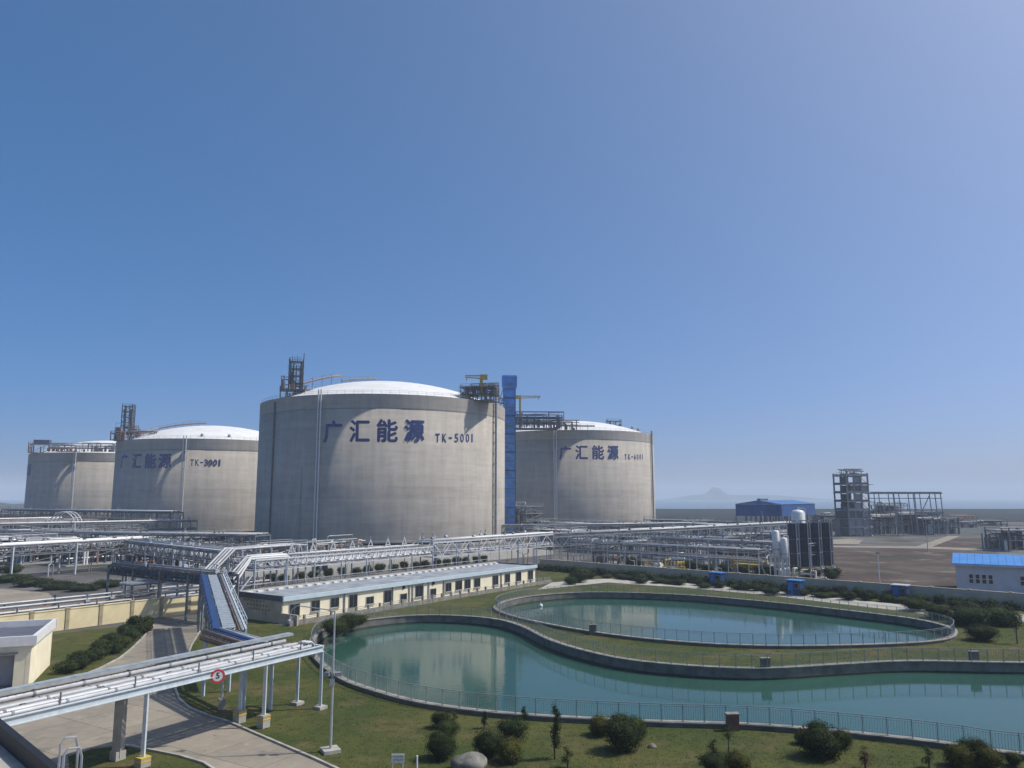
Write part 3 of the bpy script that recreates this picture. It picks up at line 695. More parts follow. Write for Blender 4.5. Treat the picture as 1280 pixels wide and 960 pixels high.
# blue stair tower by the nearest tank
bt = Vector((-1.0, 300, 0)); st = thing('stair_tower', 'tall narrow blue-clad stair tower beside the TK-5001 tank', 'tower', bt)
BTW = 4.6; nl = 16; lh = 56.0 / nl
MB().box(bt + Vector((0, 0, .25)), (7, 7, .5)).build('footing', M['concrete'], st)
for i in range(nl):
    z = .5 + i * lh
    for (dx, dy, sx, sy) in ((0, -BTW / 2, BTW, .12), (BTW / 2, 0, .12, BTW), (-BTW / 2, .7, .12, BTW - 1.4), (0, BTW / 2, BTW, .12)):
        MB().box(bt + Vector((dx, dy, z + lh / 2)), (sx - .02, sy - .02, lh - 0.55)).build('cladding_panel', M['blue'], st)
    MB().box(bt + Vector((0, 0, z + .02)), (BTW + .3, BTW + .3, .22)).build('floor_edge', M['bluepaint'] if i % 2 else M['gsteel'], st)
    MB().box(bt + Vector((-BTW / 2 - 1.05, 0, z + .05)), (1.6, 3.4, .16)).build('landing', M['yellow'] if i % 2 else M['gsteel'], st)
    g = MB()
    for yy in (-1.6, 1.6): g.bar(bt + Vector((-BTW / 2 - 1.7, yy, z)), bt + Vector((-BTW / 2 - 1.7, yy, z + 1.2)), .1)
    g.bar(bt + Vector((-BTW / 2 - 1.7, -1.6, z + 1.1)), bt + Vector((-BTW / 2 - 1.7, 1.6, z + 1.1)), .09)
    g.bar(bt + Vector((-BTW / 2 - 1.3, -1.5, z)), bt + Vector((-BTW / 2 - .4, 1.5, z + lh)), .3, .12)
    g.build('stair_flight', M['rust'] if i % 3 else M['yellow'], st)
for sx in (-1, 1):
    for sy in (-1, 1): MB().bar(bt + Vector((sx * BTW / 2, sy * BTW / 2, .5)), bt + Vector((sx * BTW / 2, sy * BTW / 2, 56.5)), .3).build('column', M['bluepaint'], st)
mb = MB(); mb.add([(bt.x + a * (BTW / 2 + o), bt.y + b * (BTW / 2 + o), z) for o, z in ((0.05, 56.5), (0.65, 57.7), (0.65, 61.3), (0.3, 61.9)) for a, b in ((-1, -1), (1, -1), (1, 1), (-1, 1))],
       [(i * 4 + k, i * 4 + (k + 1) % 4, i * 4 + 4 + (k + 1) % 4, i * 4 + 4 + k) for i in range(3) for k in range(4)] + [(12, 13, 14, 15)])
mb.build('cap', M['blue'], st)
MB().bar((bt.x - BTW / 2, bt.y, 51), (TA[0] + 36, TA[1] + 8, 51), 1.4, .3).build('bridge', M['dsteel'], st)
g = MB()
for s in (-.6, .6): g.bar((bt.x - BTW / 2, bt.y + s, 52.1), (TA[0] + 36, TA[1] + 8 + s, 52.1), .1)
for k in range(5): p = Vector((bt.x - BTW / 2, bt.y, 51)).lerp(Vector((TA[0] + 36, TA[1] + 8, 51)), k / 4); g.bar(p, p + Vector((0, 0, 1.2)), .12)
g.build('bridge_rail', M['dsteel'], st)

# ------------------------------------------------------------------ pipe racks
def rack(label, p0, p1, width, levels, spacing, pipes, cm, bm_, cw=0.28, truss=None, girders=True, cols=True, side=1, name='pipe_rack', ext=0.0, foot=None, posts_up=0.0, skip=()):
    p0 = Vector((p0[0], p0[1], 0)); p1 = Vector((p1[0], p1[1], 0)); d = (p1 - p0); L = d.length; d.normalize(); nrm = Vector((-d.y, d.x, 0)) * side
    t = thing(name, label, 'pipe rack', p0)
    if p0.y > 128: spacing *= .72; cw *= .8
    n = max(1, round(L / spacing)); up = Vector((0, 0, 1)); top = max(levels)
    for i in range(n + 1):
        s = p0 + d * (L * i / n)
        if cols and i not in skip:
            for o in (0, width):
                q = s + nrm * o
                c = MB().bar(q + up * (0.25 if foot else 0), q + up * (top + posts_up), cw).build('column', cm, t)
                if foot:
                    MB().box(q + up * 0.42, (0.55, 0.55, 0.84), math.atan2(d.y, d.x)).build('footing', M['concrete'], c)
                    sm = MB()
                    for k in range(3): sm.box(q + up * (0.56 + 0.1 * k), (0.57, 0.57, 0.05), math.atan2(d.y, d.x))
                    sm.build('hazard_stripe', M['yellow'], c)
        for z in levels:
            if i not in skip: MB().ibeam(s + nrm * (-.12) + up * z, s + nrm * (width + .12) + up * z, cw * .8, cw).build('cross_beam', bm_, t)
    if girders:
        for z in levels:
            for o in (0, width):
                MB().ibeam(p0 + nrm * o + up * z - d * ext, p1 + nrm * o + up * z + d * ext, cw * .8, cw * 1.1).build('girder', bm_, t)
    if truss:
        z0, z1, mt = truss
        for o in (0, width):
            k = max(2, round(L / (z1 - z0) / 1.1)); b = None
            MB().bar(p0 + nrm * o + up * z1, p1 + nrm * o + up * z1, .18).build('chord', mt, t)
            for i in range(k):
                a = p0 + d * (L * i / k) + nrm * o; e = p0 + d * (L * (i + 1) / k) + nrm * o
                br = MB()
                if i % 2: br.bar(a + up * z0, e + up * z1, .12)
                else: br.bar(a + up * z1, e + up * z0, .12)
                br.bar(a + up * z0, a + up * z1, .12); br.build('brace', mt, t)
    rx = random.Random(int(L * 37)); extra = []
    for z in levels:
        for k in range(4): extra.append((rx.uniform(.1, width - .1), z + cw * .6 + rx.uniform(.06, .1), rx.uniform(.045, .09), rx.choice((M['insul'], M['insul2'], M['gsteel'], M['dsteel'], M['brownpipe'], M['rust']))))
    if name == 'pipe_rack' and cols:
        for k in range(int(L / 5)):
            q = p0 + d * rx.uniform(0, L) + nrm * rx.uniform(0, width); h = rx.choice(levels) + .3; e = q + d * rx.uniform(-1.5, 1.5) + nrm * rx.uniform(-.8, .8)
            MB().tube([e, e + up * (h * .45), q + up * (h * .5), q + up * h], rx.uniform(.06, .14), 6).build('drop_pipe', rx.choice((M['insul'], M['insul2'], M['gsteel'], M['rust'])), t)
        for k in range(int(L / 4)):
            q = p0 + d * rx.uniform(0, L) + nrm * rx.uniform(0.2, width - .2) + up * (max(levels) + .55)
            MB().tube([q - d * .25, q + d * .25], rx.uniform(.2, .32), 8).bar(q, q + up * rx.uniform(.5, 1.1), .09).box(q + up * .8, (.4, .4, .08)).build('valve', rx.choice((M['gsteel'], M['dsteel'], M['insul'])), t)
    fine = .62 if p0.y > 128 else 1.0
    for off, z, r, m in list(pipes) + extra:
        r = r * fine
        a = p0 + nrm * off + up * z - d * ext; b = p1 + nrm * off + up * z + d * ext
        o = MB().tube([a, b], r, 10 if r > .15 else 6).build('pipe', m, t, True)
        if r > 0.16:
            k = MB(); m_ = max(2, int(L / 6))
            for i in range(m_):
                s = a.lerp(b, (i + .5) / m_); k.box(s - up * (r + .08), (.3, r * 1.1, .2), math.atan2(d.y, d.x))
            k.build('pipe_shoe', M['gsteel'], o)
    return t
W, I, I2, GS, PB, BR = M['white'], M['insul'], M['insul2'], M['gsteel'], M['paleblue'], M['brownpipe']

# front pipe bridge over the road
RH = Vector((0.507, 0.862, 0)).normalized()
FC = G(400, 886); FA = FC - RH * 30.0
fr = thing('pipe_bridge', 'pale blue-grey pipe bridge crossing the road in the left foreground', 'pipe bridge', FC)
N = Vector((-RH.y, RH.x, 0)); up = Vector((0, 0, 1)); ZB = 4.15; WB = 2.3
def fp(s, o, z): return FC - RH * s + N * o + up * z
for o in (0, WB):
    MB().ibeam(fp(-0.1, o, ZB), fp(32, o, ZB), .24, .42, .04).build('girder', PB, fr)
MB().bar(fp(-.1, 0, ZB + .1), fp(-.1, WB, ZB + .1), .2, .2).build('end_beam', PB, fr)
bents = [0.0, 5.2, 13.9, 24.0]
for i, s in enumerate(bents):
    for o in (0, WB):
        big = (i == 2 and o == WB)
        c = MB().bar(fp(s, o, .15), fp(s, o, ZB - .2), .5 if big else .2).build('column', M['concrete'] if big else PB, fr)
        fm = MB().box(fp(s, o, (.1, .4, .25, .25)[i]), ((.75, .6, .62, .62)[i], (.75, .6, .62, .62)[i], (.22, .8, .5, .5)[i]), math.atan2(RH.y, RH.x)).build('footing', M['concrete'], c)
        if i == 1 or (i == 2 and not big):
            sm = MB()
            for k in range(2): sm.box(fp(s, o, (.52 if i < 2 else .3) + .2 * k), (.64, .64, .09), math.atan2(RH.y, RH.x))
            sm.build('hazard_stripe', M['yellow'], c)
for k in range(26):
    s = .6 + k * 1.25
    MB().ibeam(fp(s, 0, ZB + .1), fp(s, WB, ZB + .1), .14, .2, .025).build('cross_beam', PB if k % 3 else GS, fr)
fpipes = [(.22, .10, I, .0), (.47, .07, BR, .0), (.66, .085, M['railw'], .05), (.90, .12, I2, .0), (1.13, .06, M['dsteel'], .0), (1.33, .11, I, .08), (1.56, .06, BR, .0), (1.76, .13, I2, .0), (2.18, .17, I, .22)]
for o, r, m, dz in fpipes:
    pp = MB().tube([fp(.9 + o * .3, o, ZB + .2 + r + dz), fp(26, o, ZB + .2 + r + dz), fp(27.2, o, ZB + .1 + r + dz - .3), fp(32, o, ZB + r + dz - .35)], r, 12).build('pipe', m, fr, True)
    for k in range(9):
        s = 2.1 + k * 2.7 + o * .35; a = fp(s, o, ZB + .2 + r + dz); MB().tube([a - RH * .06, a + RH * .06], r + .035, 10).build('pipe_clamp', GS, pp)
trs = MB()
for o in (1.98, 2.46): trs.bar(fp(.9, o, ZB + .95), fp(31, o, ZB + .95), .04, .14)
tro = trs.build('cable_tray', M['tray'], fr)
for k in range(75):
    s = 1.1 + k * .4; MB().bar(fp(s, 1.92, ZB + .9), fp(s, 2.5, ZB + .9), .05, .03).build('tray_rung', M['tray'], tro)
for k in range(15): MB().bar(fp(1.0 + k * 2, 2.22, ZB + 1.05), fp(2.96 + k * 2, 2.22, ZB + 1.05), .46, .04).build('tray_lid', M['tray'], tro)
for k in range(52):
    s = .9 + k * .6; gt = MB()
    for j in range(4): gt.bar(fp(s + j * .14, .12, ZB + .215), fp(s + j * .14, WB - .12, ZB + .215), .035, .02)
    gt.build('grating', M['gsteel'] if k % 3 else M['bluegrey'], fr)
for k in range(7):
    s = 2.0 + k * 4.2
    MB().bar(fp(s, 0.1, ZB + .2), fp(s, 0.1, ZB + .85), .07).build('stub_post', GS, fr)
    MB().box(fp(s + 1.3, 1.1, ZB + .32), (.25, .3, .22), AZ1).build('valve_box', M['dsteel'], fr)
# pipes bending down at the near end
for o in (.5, .8, 1.1):
    MB().tube([fp(1.2, o, ZB + .5), fp(.6, o, ZB + .5), fp(.35, o, ZB + .3), fp(.3, o, ZB - .6)], .09, 8).build('elbow', I, fr, True)
# branch: runs back-left from the bridge then away to the wall
B0 = fp(3.2, WB, ZB); B1 = G(268, 789, ZB + .4); B1.z = 0
brt = thing('pipe_rack', 'low brown and blue pipe branch joining the front pipe bridge', 'pipe rack', (B1.x, B1.y, 0))
dB = (Vector((B0.x, B0.y, 0)) - B1).normalized(); nB = Vector((-dB.y, dB.x, 0)); LB_ = (Vector((B0.x, B0.y, 0)) - B1).length
for o in (-1.1, 1.1): MB().ibeam(B1 + nB * o + up * (ZB + .1), B1 + dB * LB_ + nB * o + up * (ZB + .1), .22, .4).build('girder', PB if o > 0 else BR, brt)
for k, (o, r, m) in enumerate([(-.8, .16, BR), (-.4, .13, M['bluepaint']), (0, .18, M['bluepaint']), (.45, .16, I), (.85, .12, I2)]):
    MB().tube([B1 + nB * o + up * (ZB + .5), B1 + dB * LB_ + nB * o + up * (ZB + .5)], r, 10).build('pipe', m, brt, True)
for k in range(8): MB().bar(B1 + dB * (LB_ * k / 7) + nB * -1.1 + up * (ZB + .25), B1 + dB * (LB_ * k / 7) + nB * 1.1 + up * (ZB + .25), .14).build('cross_beam', PB, brt)
for s in (.1, .9):
    for o in (-1, 1): MB().bar(B1 + dB * LB_ * s + nB * o, B1 + dB * LB_ * s + nB * o + up * (ZB - .1), .22).build('column', PB, brt)
S0 = Vector((B1.x + 1.0, B1.y + .4, 0)); S1 = Vector((-35.2, 93.0, 0))
dS = (S1 - S0).normalized(); nS = Vector((-dS.y, dS.x, 0)); LS = (S1 - S0).length; ZS0, ZS1 = ZB + .3, 5.75
slt = thing('pipe_rack', 'blue-sided covered cable rack rising away to the cream wall', 'pipe rack', S0)
def spn(s, o, z=0): return S0 + dS * s + nS * o + up * (ZS0 + (ZS1 - ZS0) * s / LS + z)
for o, m in ((1.25, M['bluepaint']), (-1.25, PB)): MB().bar(spn(-.5, o, 0), spn(LS, o, 0), .14, .5).build('girder', m, slt)
MB().bar(spn(-.4, .85, .2), spn(LS, .85, .2), .62, .14).build('cable_tray', M['bluepaint'], slt)
for k in range(int(LS / .85)):
    s = -.2 + k * .85
    MB().bar(spn(s, .0, .32), spn(s + .76, .0, .32), .95, .05).build('tray_cover', M['tray'], slt)
    MB().bar(spn(s, -1.2, .02), spn(s, -.5, .02), .08, .06).build('rung', M['gsteel'], slt)
for o, rr_, mm in ((-1.0, .12, I), (-.72, .09, BR), (-.35, .1, I2), (.3, .12, I2)): MB().tube([spn(-.3, o, .14), spn(LS, o, .14)], rr_, 8).build('pipe', mm, slt, True)
for o in (1.3, -1.3):
    for k in range(16): MB().bar(spn(LS * k / 15, o, .2), spn(LS * k / 15, o, 1.0), .05).build('rail_post', M['bluepaint'] if o > 0 else PB, slt)
    for z in (.6, 1.0): MB().bar(spn(-.4, o, z), spn(LS, o, z), .045).build('rail', M['bluepaint'] if o > 0 else PB, slt)
for k in range(9): MB().bar(spn(LS * k / 8, -1.25, -.1), spn(LS * k / 8, 1.25, -.1), .12).build('cross_beam', GS, slt)
for s, o in ((LS - .5, -1.2), (LS - .5, 1.2), (LS - 3, -1.2), (LS - 3, 1.2), (LS - 1.6, 0), (LS - 1.6, .9), (LS * .35, -1.2), (LS * .35, 1.2)):
    q = S0 + dS * s + nS * o; MB().bar(q, q + up * (ZS0 + (ZS1 - ZS0) * s / LS - .1), .22).build('column', GS, slt)
# blue-grey rack over the wall, going left from there
rack('dark blue-grey pipe rack crossing over the cream wall', (S1.x + .5, S1.y + 1), (-55.5, 109.0), 2.6, [4.6, 5.6], 6.5,
     [(.4, 5.0, .18, M['bluepaint']), (.9, 4.95, .13, GS), (1.4, 5.0, .2, M['dsteel']), (2.0, 5.0, .16, M['bluepaint']), (.5, 5.95, .15, GS), (1.1, 5.98, .18, M['dsteel']), (1.8, 5.95, .14, M['bluepaint']), (2.3, 5.95, .1, I2)], GS, M['dsteel'], .24, truss=(4.6, 5.6, M['dsteel']), side=-1)
# low pipes on sleepers behind the cream wall
WY0, WY1 = Vector((-62.0, 76.0, 0)), G(255, 764); WDIR = (WY1 - WY0).normalized(); WN = Vector((-WDIR.y, WDIR.x, 0))
rack('pale low pipes on short posts just behind the cream wall', WY0 + WN * 3 - WDIR * 25, WY1 + WN * 3 + WDIR * 14, 3.4, [1.9], 4.4,
     [(.1, 2.15, .13, I), (1.2, 2.12, .07, I2), (1.7, 2.55, .15, I), (2.5, 2.12, .09, BR), (3.3, 2.8, .14, I)], GS, GS, .14, girders=False, posts_up=.75)
# main rack behind the pump house
R5a = Vector((-33.4, 110.5, 0)); 
R5s, R5m, R5e = R5a - E1 * 3, R5a + E1 * 33.4, R5a + E1 * 66
P1 = [(.3, 5.45, .2, W), (.9, 5.35, .14, I2), (1.5, 5.45, .22, I), (2.3, 5.4, .16, I), (3.0, 5.5, .24, I), (3.7, 5.4, .15, I2), (4.4, 5.45, .2, I)]
af = rack('long white pipe rack with small A-frames running behind the pump house roof', R5s, R5m, 4.8, [5.0], 5.2, P1 + [(3.0, 6.6, .14, I), (4.2, 6.6, .15, I)], M['railw'], M['railw'], .2, truss=(5.6, 6.4, M['railw']), posts_up=.5)
rack('raised truss section of the white pipe rack below the TK-5001 tank', R5m, R5e + E1 * 6, 4.8, [4.6, 7.1], 8.5, [(.2, 7.45, .26, W), (1.2, 7.35, .15, I2), (2.2, 7.4, .22, I), (3.4, 7.4, .18, I), (.6, 5.0, .2, I), (1.6, 5.0, .15, I), (2.8, 5.05, .22, I2), (4.1, 5.0, .18, I)], M['railw'], M['railw'], .22, truss=(4.7, 7.0, M['railw']))
for k in range(9):
    q = R5s + E1 * (9 + k * 4.0) + E2 * 3.6
    MB().bar(q - E1 * .8 + up * 6.3, q + up * 8.0, .12).bar(q + E1 * .8 + up * 6.3, q + up * 8.0, .12).bar(q - E1 * .5 + up * 7.0, q + E1 * .5 + up * 7.0, .1).bar(q + up * 7.9, q + up * 8.5, .08).build('a_frame', M['railw'], af)
# expansion loops at its left end
lp = thing('pipe_loop', 'white expansion loop on a tall portal at the left end of the rack', 'pipe loop', R5s)
for k in range(4):
    zz = 2.6 + .55 * k; o = .4 + .9 * (k % 2); a = R5s - E1 * 12 + E2 * o; b = R5s - E1 * 3.2 + E2 * o
    MB().tube([a + up * zz, b + up * zz, R5s + E2 * o - E1 * .3 + up * (6.6 + .12 * k), R5s + E1 * 5.5 + E2 * o + up * (6.6 + .12 * k), R5s + E1 * 7.2 + E2 * o + up * 5.6], .16, 8).build('pipe', I if k % 2 else W, lp, True)
for s in (0, 5.4):
    for o in (-.1, 2.2): MB().bar(R5s + E1 * s + E2 * o, R5s + E1 * s + E2 * o + up * 6.5, .2).build('column', M['railw'], lp)
    MB().bar(R5s + E1 * s + E2 * -.2 + up * 6.4, R5s + E1 * s + E2 * 2.3 + up * 6.4, .2).build('cross_beam', M['railw'], lp)
for o in (-.1, 2.2): MB().bar(R5s + E2 * o + up * 6.4, R5s + E1 * 5.4 + E2 * o + up * 6.4, .2).build('girder', M['railw'], lp)
MB().bar(R5s - E1 * 4 + up * .5, R5s - E1 * .2 + up * 4.5, .15).build('brace', M['railw'], lp)
lq = R5s + E2 * 6 + E1 * 2
l2 = thing('pipe_loop', 'larger silver expansion loop just behind the portal loop', 'pipe loop', lq)
for k in range(4):
    o = .8 * k; z0 = 4.0
    MB().tube([lq - E1 * 16 + E2 * o + up * z0, lq - E1 * 5 + E2 * o + up * z0, lq - E1 * 1 + E2 * o + up * 7.6, lq + E1 * 10 + E2 * o + up * 7.7, lq + E1 * 10.6 + E2 * o + up * 7.3, lq + E1 * 10.7 + E2 * o + up * 5.5], .2, 8).build('pipe', I if k % 2 else I2, l2, True)
for s in (-12, -6, 0, 5, 10):
    for o in (-.3, 2.8): MB().bar(lq + E1 * s + E2 * o, lq + E1 * s + E2 * o + up * (3.9 if s < -2 else 7.4), .2).build('column', M['railw'], l2)
    MB().bar(lq + E1 * s + E2 * -.4 + up * (3.75 if s < -2 else 7.35), lq + E1 * s + E2 * 2.9 + up * (3.75 if s < -2 else 7.35), .18).build('cross_beam', M['railw'], l2)
# rack towards the left plant
rack('white-topped pipe rack slanting from the loops to the left plant', (-47.0, 131.0), (-82.0, 165.5), 5, [3.6, 5.6], 6.2, [(.2, 6.0, .25, W), (1, 5.95, .18, I2), (1.9, 6.0, .22, I2), (2.9, 6, .2, I), (3.9, 6, .25, I2), (.6, 4.0, .2, I2), (1.8, 4.0, .2, M['dsteel']), (3.2, 4.0, .25, I2), (4.4, 4.0, .2, GS)], M['railw'], GS, .24, truss=(3.8, 5.5, GS), side=-1)
rack('far-left pipe rack on tall white posts above the shrubs', (-102.0, 122.0), (-80.0, 166.0), 5, [4.4, 6.0], 11, [(.2, 6.35, .22, W), (1.2, 6.3, .15, I2), (2.2, 6.4, .25, W), (3.2, 6.3, .2, BR), (4.4, 6.35, .2, I), (.8, 4.8, .18, BR), (2, 4.8, .2, GS), (3.4, 4.8, .2, BR)], M['railw'], GS, .3, truss=(4.5, 5.9, GS), ext=4)
rack('distant left pipe rack in front of the leftmost tank', (-175.0, 200.0), (-105.0, 262.0), 6, [4.2, 7.0], 9, [(.3, 7.4, .3, W), (1.6, 7.4, .25, I2), (3, 7.4, .3, GS), (4.5, 7.4, .3, W), (.8, 4.7, .3, GS), (2.5, 4.7, .3, BR)], GS, GS, .3, truss=(4.4, 6.8, GS))
rack('low purple-grey pipe rack below the TK-3001 tank', (-150.0, 210.0), (-62.0, 190.0), 7, [3.0, 5.6], 8, [(.4, 6.0, .25, I2), (1.8, 6, .3, GS), (3.2, 6, .25, I), (4.6, 6, .3, GS), (6.0, 6, .3, I2), (1, 3.5, .3, GS), (4, 3.5, .3, BR)], GS, GS, .3, truss=(3.2, 5.4, M['dsteel']))
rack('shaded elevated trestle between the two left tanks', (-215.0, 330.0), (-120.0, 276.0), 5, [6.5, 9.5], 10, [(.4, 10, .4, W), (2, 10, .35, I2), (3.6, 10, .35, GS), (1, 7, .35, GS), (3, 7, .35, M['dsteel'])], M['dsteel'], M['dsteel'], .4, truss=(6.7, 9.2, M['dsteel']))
# rack to the right behind the grey wall
WRD = (WR1 - WR0).normalized(); WRN = Vector((-WRD.y, WRD.x, 0))
if WRN.y < 0: WRN = -WRN
ra = WR0 + WRN * 9 - WRD * 6; rb = WR0 + WRN * 9 + WRD * 44
rack('grey pipe rack on slim posts parallel to the grey boundary wall', ra, rb, 4.5, [3.6, 5.2], 6.0, [(.2, 5.55, .15, I), (1.1, 5.5, .12, I2), (2, 5.55, .16, I), (3.2, 5.5, .14, I2), (4.2, 5.5, .15, GS), (.8, 3.95, .12, I2), (2.6, 3.95, .15, GS)], M['railw'], GS, .2, posts_up=.3)
re0 = R5e + E1 * 6; re1 = re0 + Vector((0.71, 0.70, 0)) * 120
rack('long pipe rack receding from the white truss towards the blue shed', re0, re1, 6, [3.8, 6.6], 8, [(.3, 7.0, .2, I2), (1.4, 6.95, .2, I2), (2.6, 7.0, .25, I), (3.8, 7, .22, I2), (5.2, 7, .25, I), (.8, 4.3, .25, I), (2.4, 4.3, .25, I2), (4.2, 4.3, .25, GS)], M['railw'], GS, .26, truss=(4.0, 6.4, GS))
rack('middle pipe rack in the metering yard', WR0 + WRN * 32 + WRD * 6, WR0 + WRN * 32 + WRD * 44, 5, [3.4, 5.2], 7, [(.3, 5.6, .2, I), (1.6, 5.6, .2, I2), (3, 5.6, .22, W), (4.4, 5.6, .2, I2), (1, 3.8, .2, GS), (3, 3.8, .2, I2)], M['railw'], GS, .22, truss=(3.5, 5.1, GS))
rack('far pipe rack in front of the TK-6001 tank', (-20.0, 262.0), (88.0, 300.0), 6, [2.6, 5.0], 9, [(.3, 5.4, .3, I2), (1.6, 5.4, .25, GS), (3, 5.4, .3, I2), (4.5, 5.4, .3, GS), (1, 3.0, .3, GS), (3, 3.0, .3, I2)], GS, GS, .28, truss=(2.8, 4.8, GS))

# ------------------------------------------------------------------ process clutter: skids with vessels, frames, valves
def skid(label, loc, size, rz, n, mats, seed, frame=M['gsteel'], lev=2, lh=2.6, cat='process skid', name='process_skid', pn='pipe_spool', group=None, rr=(0.08, .3)):
    t = thing(name, label, cat, (loc[0], loc[1], 0), 0, group)
    L = Vector((loc[0], loc[1], 0))
    MB().box(L + Vector((0, 0, .1)), (size[0] + 1.5, size[1] + 1.5, .2), rz).build('plinth', M['concrete'], t)
    if lev: steel_tower(t, 'frame', (loc[0], loc[1], .2), size[0], size[1], lev, lh, frame, rz, 0, seed)
    pipework(t, pn, (loc[0], loc[1], 0), size, n, mats, seed, rz, .2, rr)
    return t
MX = [M['gsteel'], M['insul2'], M['insul'], M['dsteel'], M['rust'], M['white']]
MD = [M['gsteel'], M['dsteel'], M['insul2'], M['rust'], M['dsteel']]
MY = [M['yellow'], M['insul'], M['gsteel'], M['white'], M['yellow'], M['brownpipe']]
areas = [  # (px, base py, w, d, h, n, mats, levels, description)
    (15, 700, 16, 8, 6, 26, MD, 2, 'brownish two-level valve skid at the left edge of the plant'),
    (60, 702, 14, 8, 6, 24, MX, 2, 'rust-toned manifold skid below the far-left rack'),
    (115, 704, 14, 8, 5, 26, MX, 1, 'low manifold skid of pale spools left of the loops'),
    (35, 678, 22, 12, 8, 30, MD, 2, 'purple-grey process module behind the far-left rack'),
    (95, 672, 24, 12, 8, 30, MD, 2, 'dim process module in front of the leftmost tank'),
    (150, 688, 18, 10, 5, 26, MX, 1, 'pipe manifold beside the slanting rack'),
    (205, 684, 22, 8, 4, 30, MX, 1, 'row of pale valves at the foot of the TK-3001 tank'),
    (255, 690, 18, 8, 5, 26, MX, 1, 'silver spool cluster under the slanting rack'),
    (190, 712, 12, 6, 4, 24, MD, 1, 'dark valve cluster behind the cream wall'),
    (235, 714, 10, 6, 4, 20, MX, 1, 'small valve cluster left of the blue cable rack'),
    (420, 688, 18, 6, 4, 18, MX, 0, 'pipe spools at the foot of the TK-5001 tank'),
    (655, 670, 12, 10, 14, 24, MX, 4, 'open steel frame with pale deck right of the blue stair tower'),
    (700, 678, 16, 8, 5, 26, MX, 1, 'grey manifold near the end of the white truss'),
    (745, 690, 14, 7, 4, 24, MX, 1, 'pale spool cluster behind the hedge row'),
    (790, 690, 16, 8, 5, 26, MX, 1, 'metering skid behind the first posts of the slim rack'),
    (840, 697, 14, 8, 4, 26, MX, 1, 'metering skid left of the first blue booth'),
    (880, 690, 16, 8, 5, 28, MX, 1, 'metering skid with grey headers behind the first blue booth'),
    (835, 712, 9, 5, 2.2, 16, MY, 0, 'yellow pipe runs low behind the grey wall'),
    (925, 706, 12, 6, 3.5, 24, MX, 1, 'pale horizontal pipe headers behind the grey wall'),
    (940, 716, 8, 4, 2.2, 14, MY, 0, 'white and yellow low pipes near the white vessels'),
    (995, 722, 8, 4, 2.4, 18, MY, 0, 'yellow valve group below the dark vaporizers'),
    (900, 672, 24, 12, 6, 30, MD, 1, 'dark process module left of the blue shed'),
    (850, 668, 26, 12, 7, 26, MX, 2, 'far grey module right of the TK-6001 tank'),
    (20, 662, 34, 14, 9, 34, MX, 2, 'far pale pipe module at the left edge below the leftmost tank'),
    (60, 690, 18, 9, 6, 30, MD, 2, 'dark purple-grey valve module between the two far-left racks'),
    (5, 688, 14, 9, 6, 24, MX, 2, 'pale valve module cut by the left edge'),
    (130, 680, 20, 9, 6, 30, MD, 2, 'dark module left of the TK-3001 tank foot'),
    (175, 697, 16, 8, 5, 28, MD, 1, 'dark spool module in the crook of the slanting rack'),
    (215, 701, 12, 6, 4, 24, MX, 1, 'pale spool module before the slanting rack'),
    (270, 704, 9, 5, 3.5, 18, MD, 1, 'dark spools left of the silver loop'),
    (345, 697, 14, 6, 3.5, 20, MX, 1, 'spools behind the silver loop at the foot of the tank'),
    (500, 682, 16, 6, 4, 20, MX, 1, 'spools behind the white rack, left of its truss'),
    (590, 676, 16, 6, 4, 20, MX, 1, 'spools behind the raised truss'),
    (720, 669, 30, 12, 6, 34, MX, 1, 'grey module at the foot of the TK-6001 tank'),
    (775, 671, 26, 10, 6, 34, MD, 1, 'dark module right of the one at the TK-6001 foot'),
    (820, 682, 20, 8, 5, 30, MX, 1, 'pale module in the middle of the metering yard'),
    (940, 684, 18, 8, 5, 30, MX, 1, 'pale module before the blue shed columns'),
    (965, 700, 10, 6, 4, 24, MX, 1, 'valve group left of the white vessels'),
    (765, 705, 10, 5, 3, 20, MX, 0, 'low spools near the left end of the slim rack'),
    (870, 710, 10, 5, 3, 22, MX, 0, 'low pale spools left of the yellow pipes' ),
]
for i, (x, y, w, d, h, n, ms, lev, lab) in enumerate(areas):
    g = G(x, y); n = int(n * 1.7) if x < 300 else n; skid(lab, (g.x, g.y), (w, d, h), AZ1 if x < 680 else math.atan2(WRD.y, WRD.x), n, ms, 100 + i, M['gsteel'] if i % 3 else M['railw'], lev, h / lev * .8 if lev else 2)
# arched hoop structure on the left
ah = G(75, 684); at_ = thing('hoop_frame', 'small white arched hoop frame among the left plant', 'frame', ah)
for k in range(3):
    MB().tube([ah + Vector((-4 + 0, k * 2.0, 0))] + [ah + Vector((-4 * math.cos(a), k * 2.0, 6 + 4.5 * math.sin(a))) for a in [math.pi * j / 10 for j in range(11)]] + [ah + Vector((4, k * 2.0, 0))], .16, 6).build('hoop', M['railw'], at_)
for a in (.6, 1.57, 2.5): MB().bar(ah + Vector((-4 * math.cos(a), 0, 6 + 4.5 * math.sin(a))), ah + Vector((-4 * math.cos(a), 4, 6 + 4.5 * math.sin(a))), .14).build('tie', M['railw'], at_)

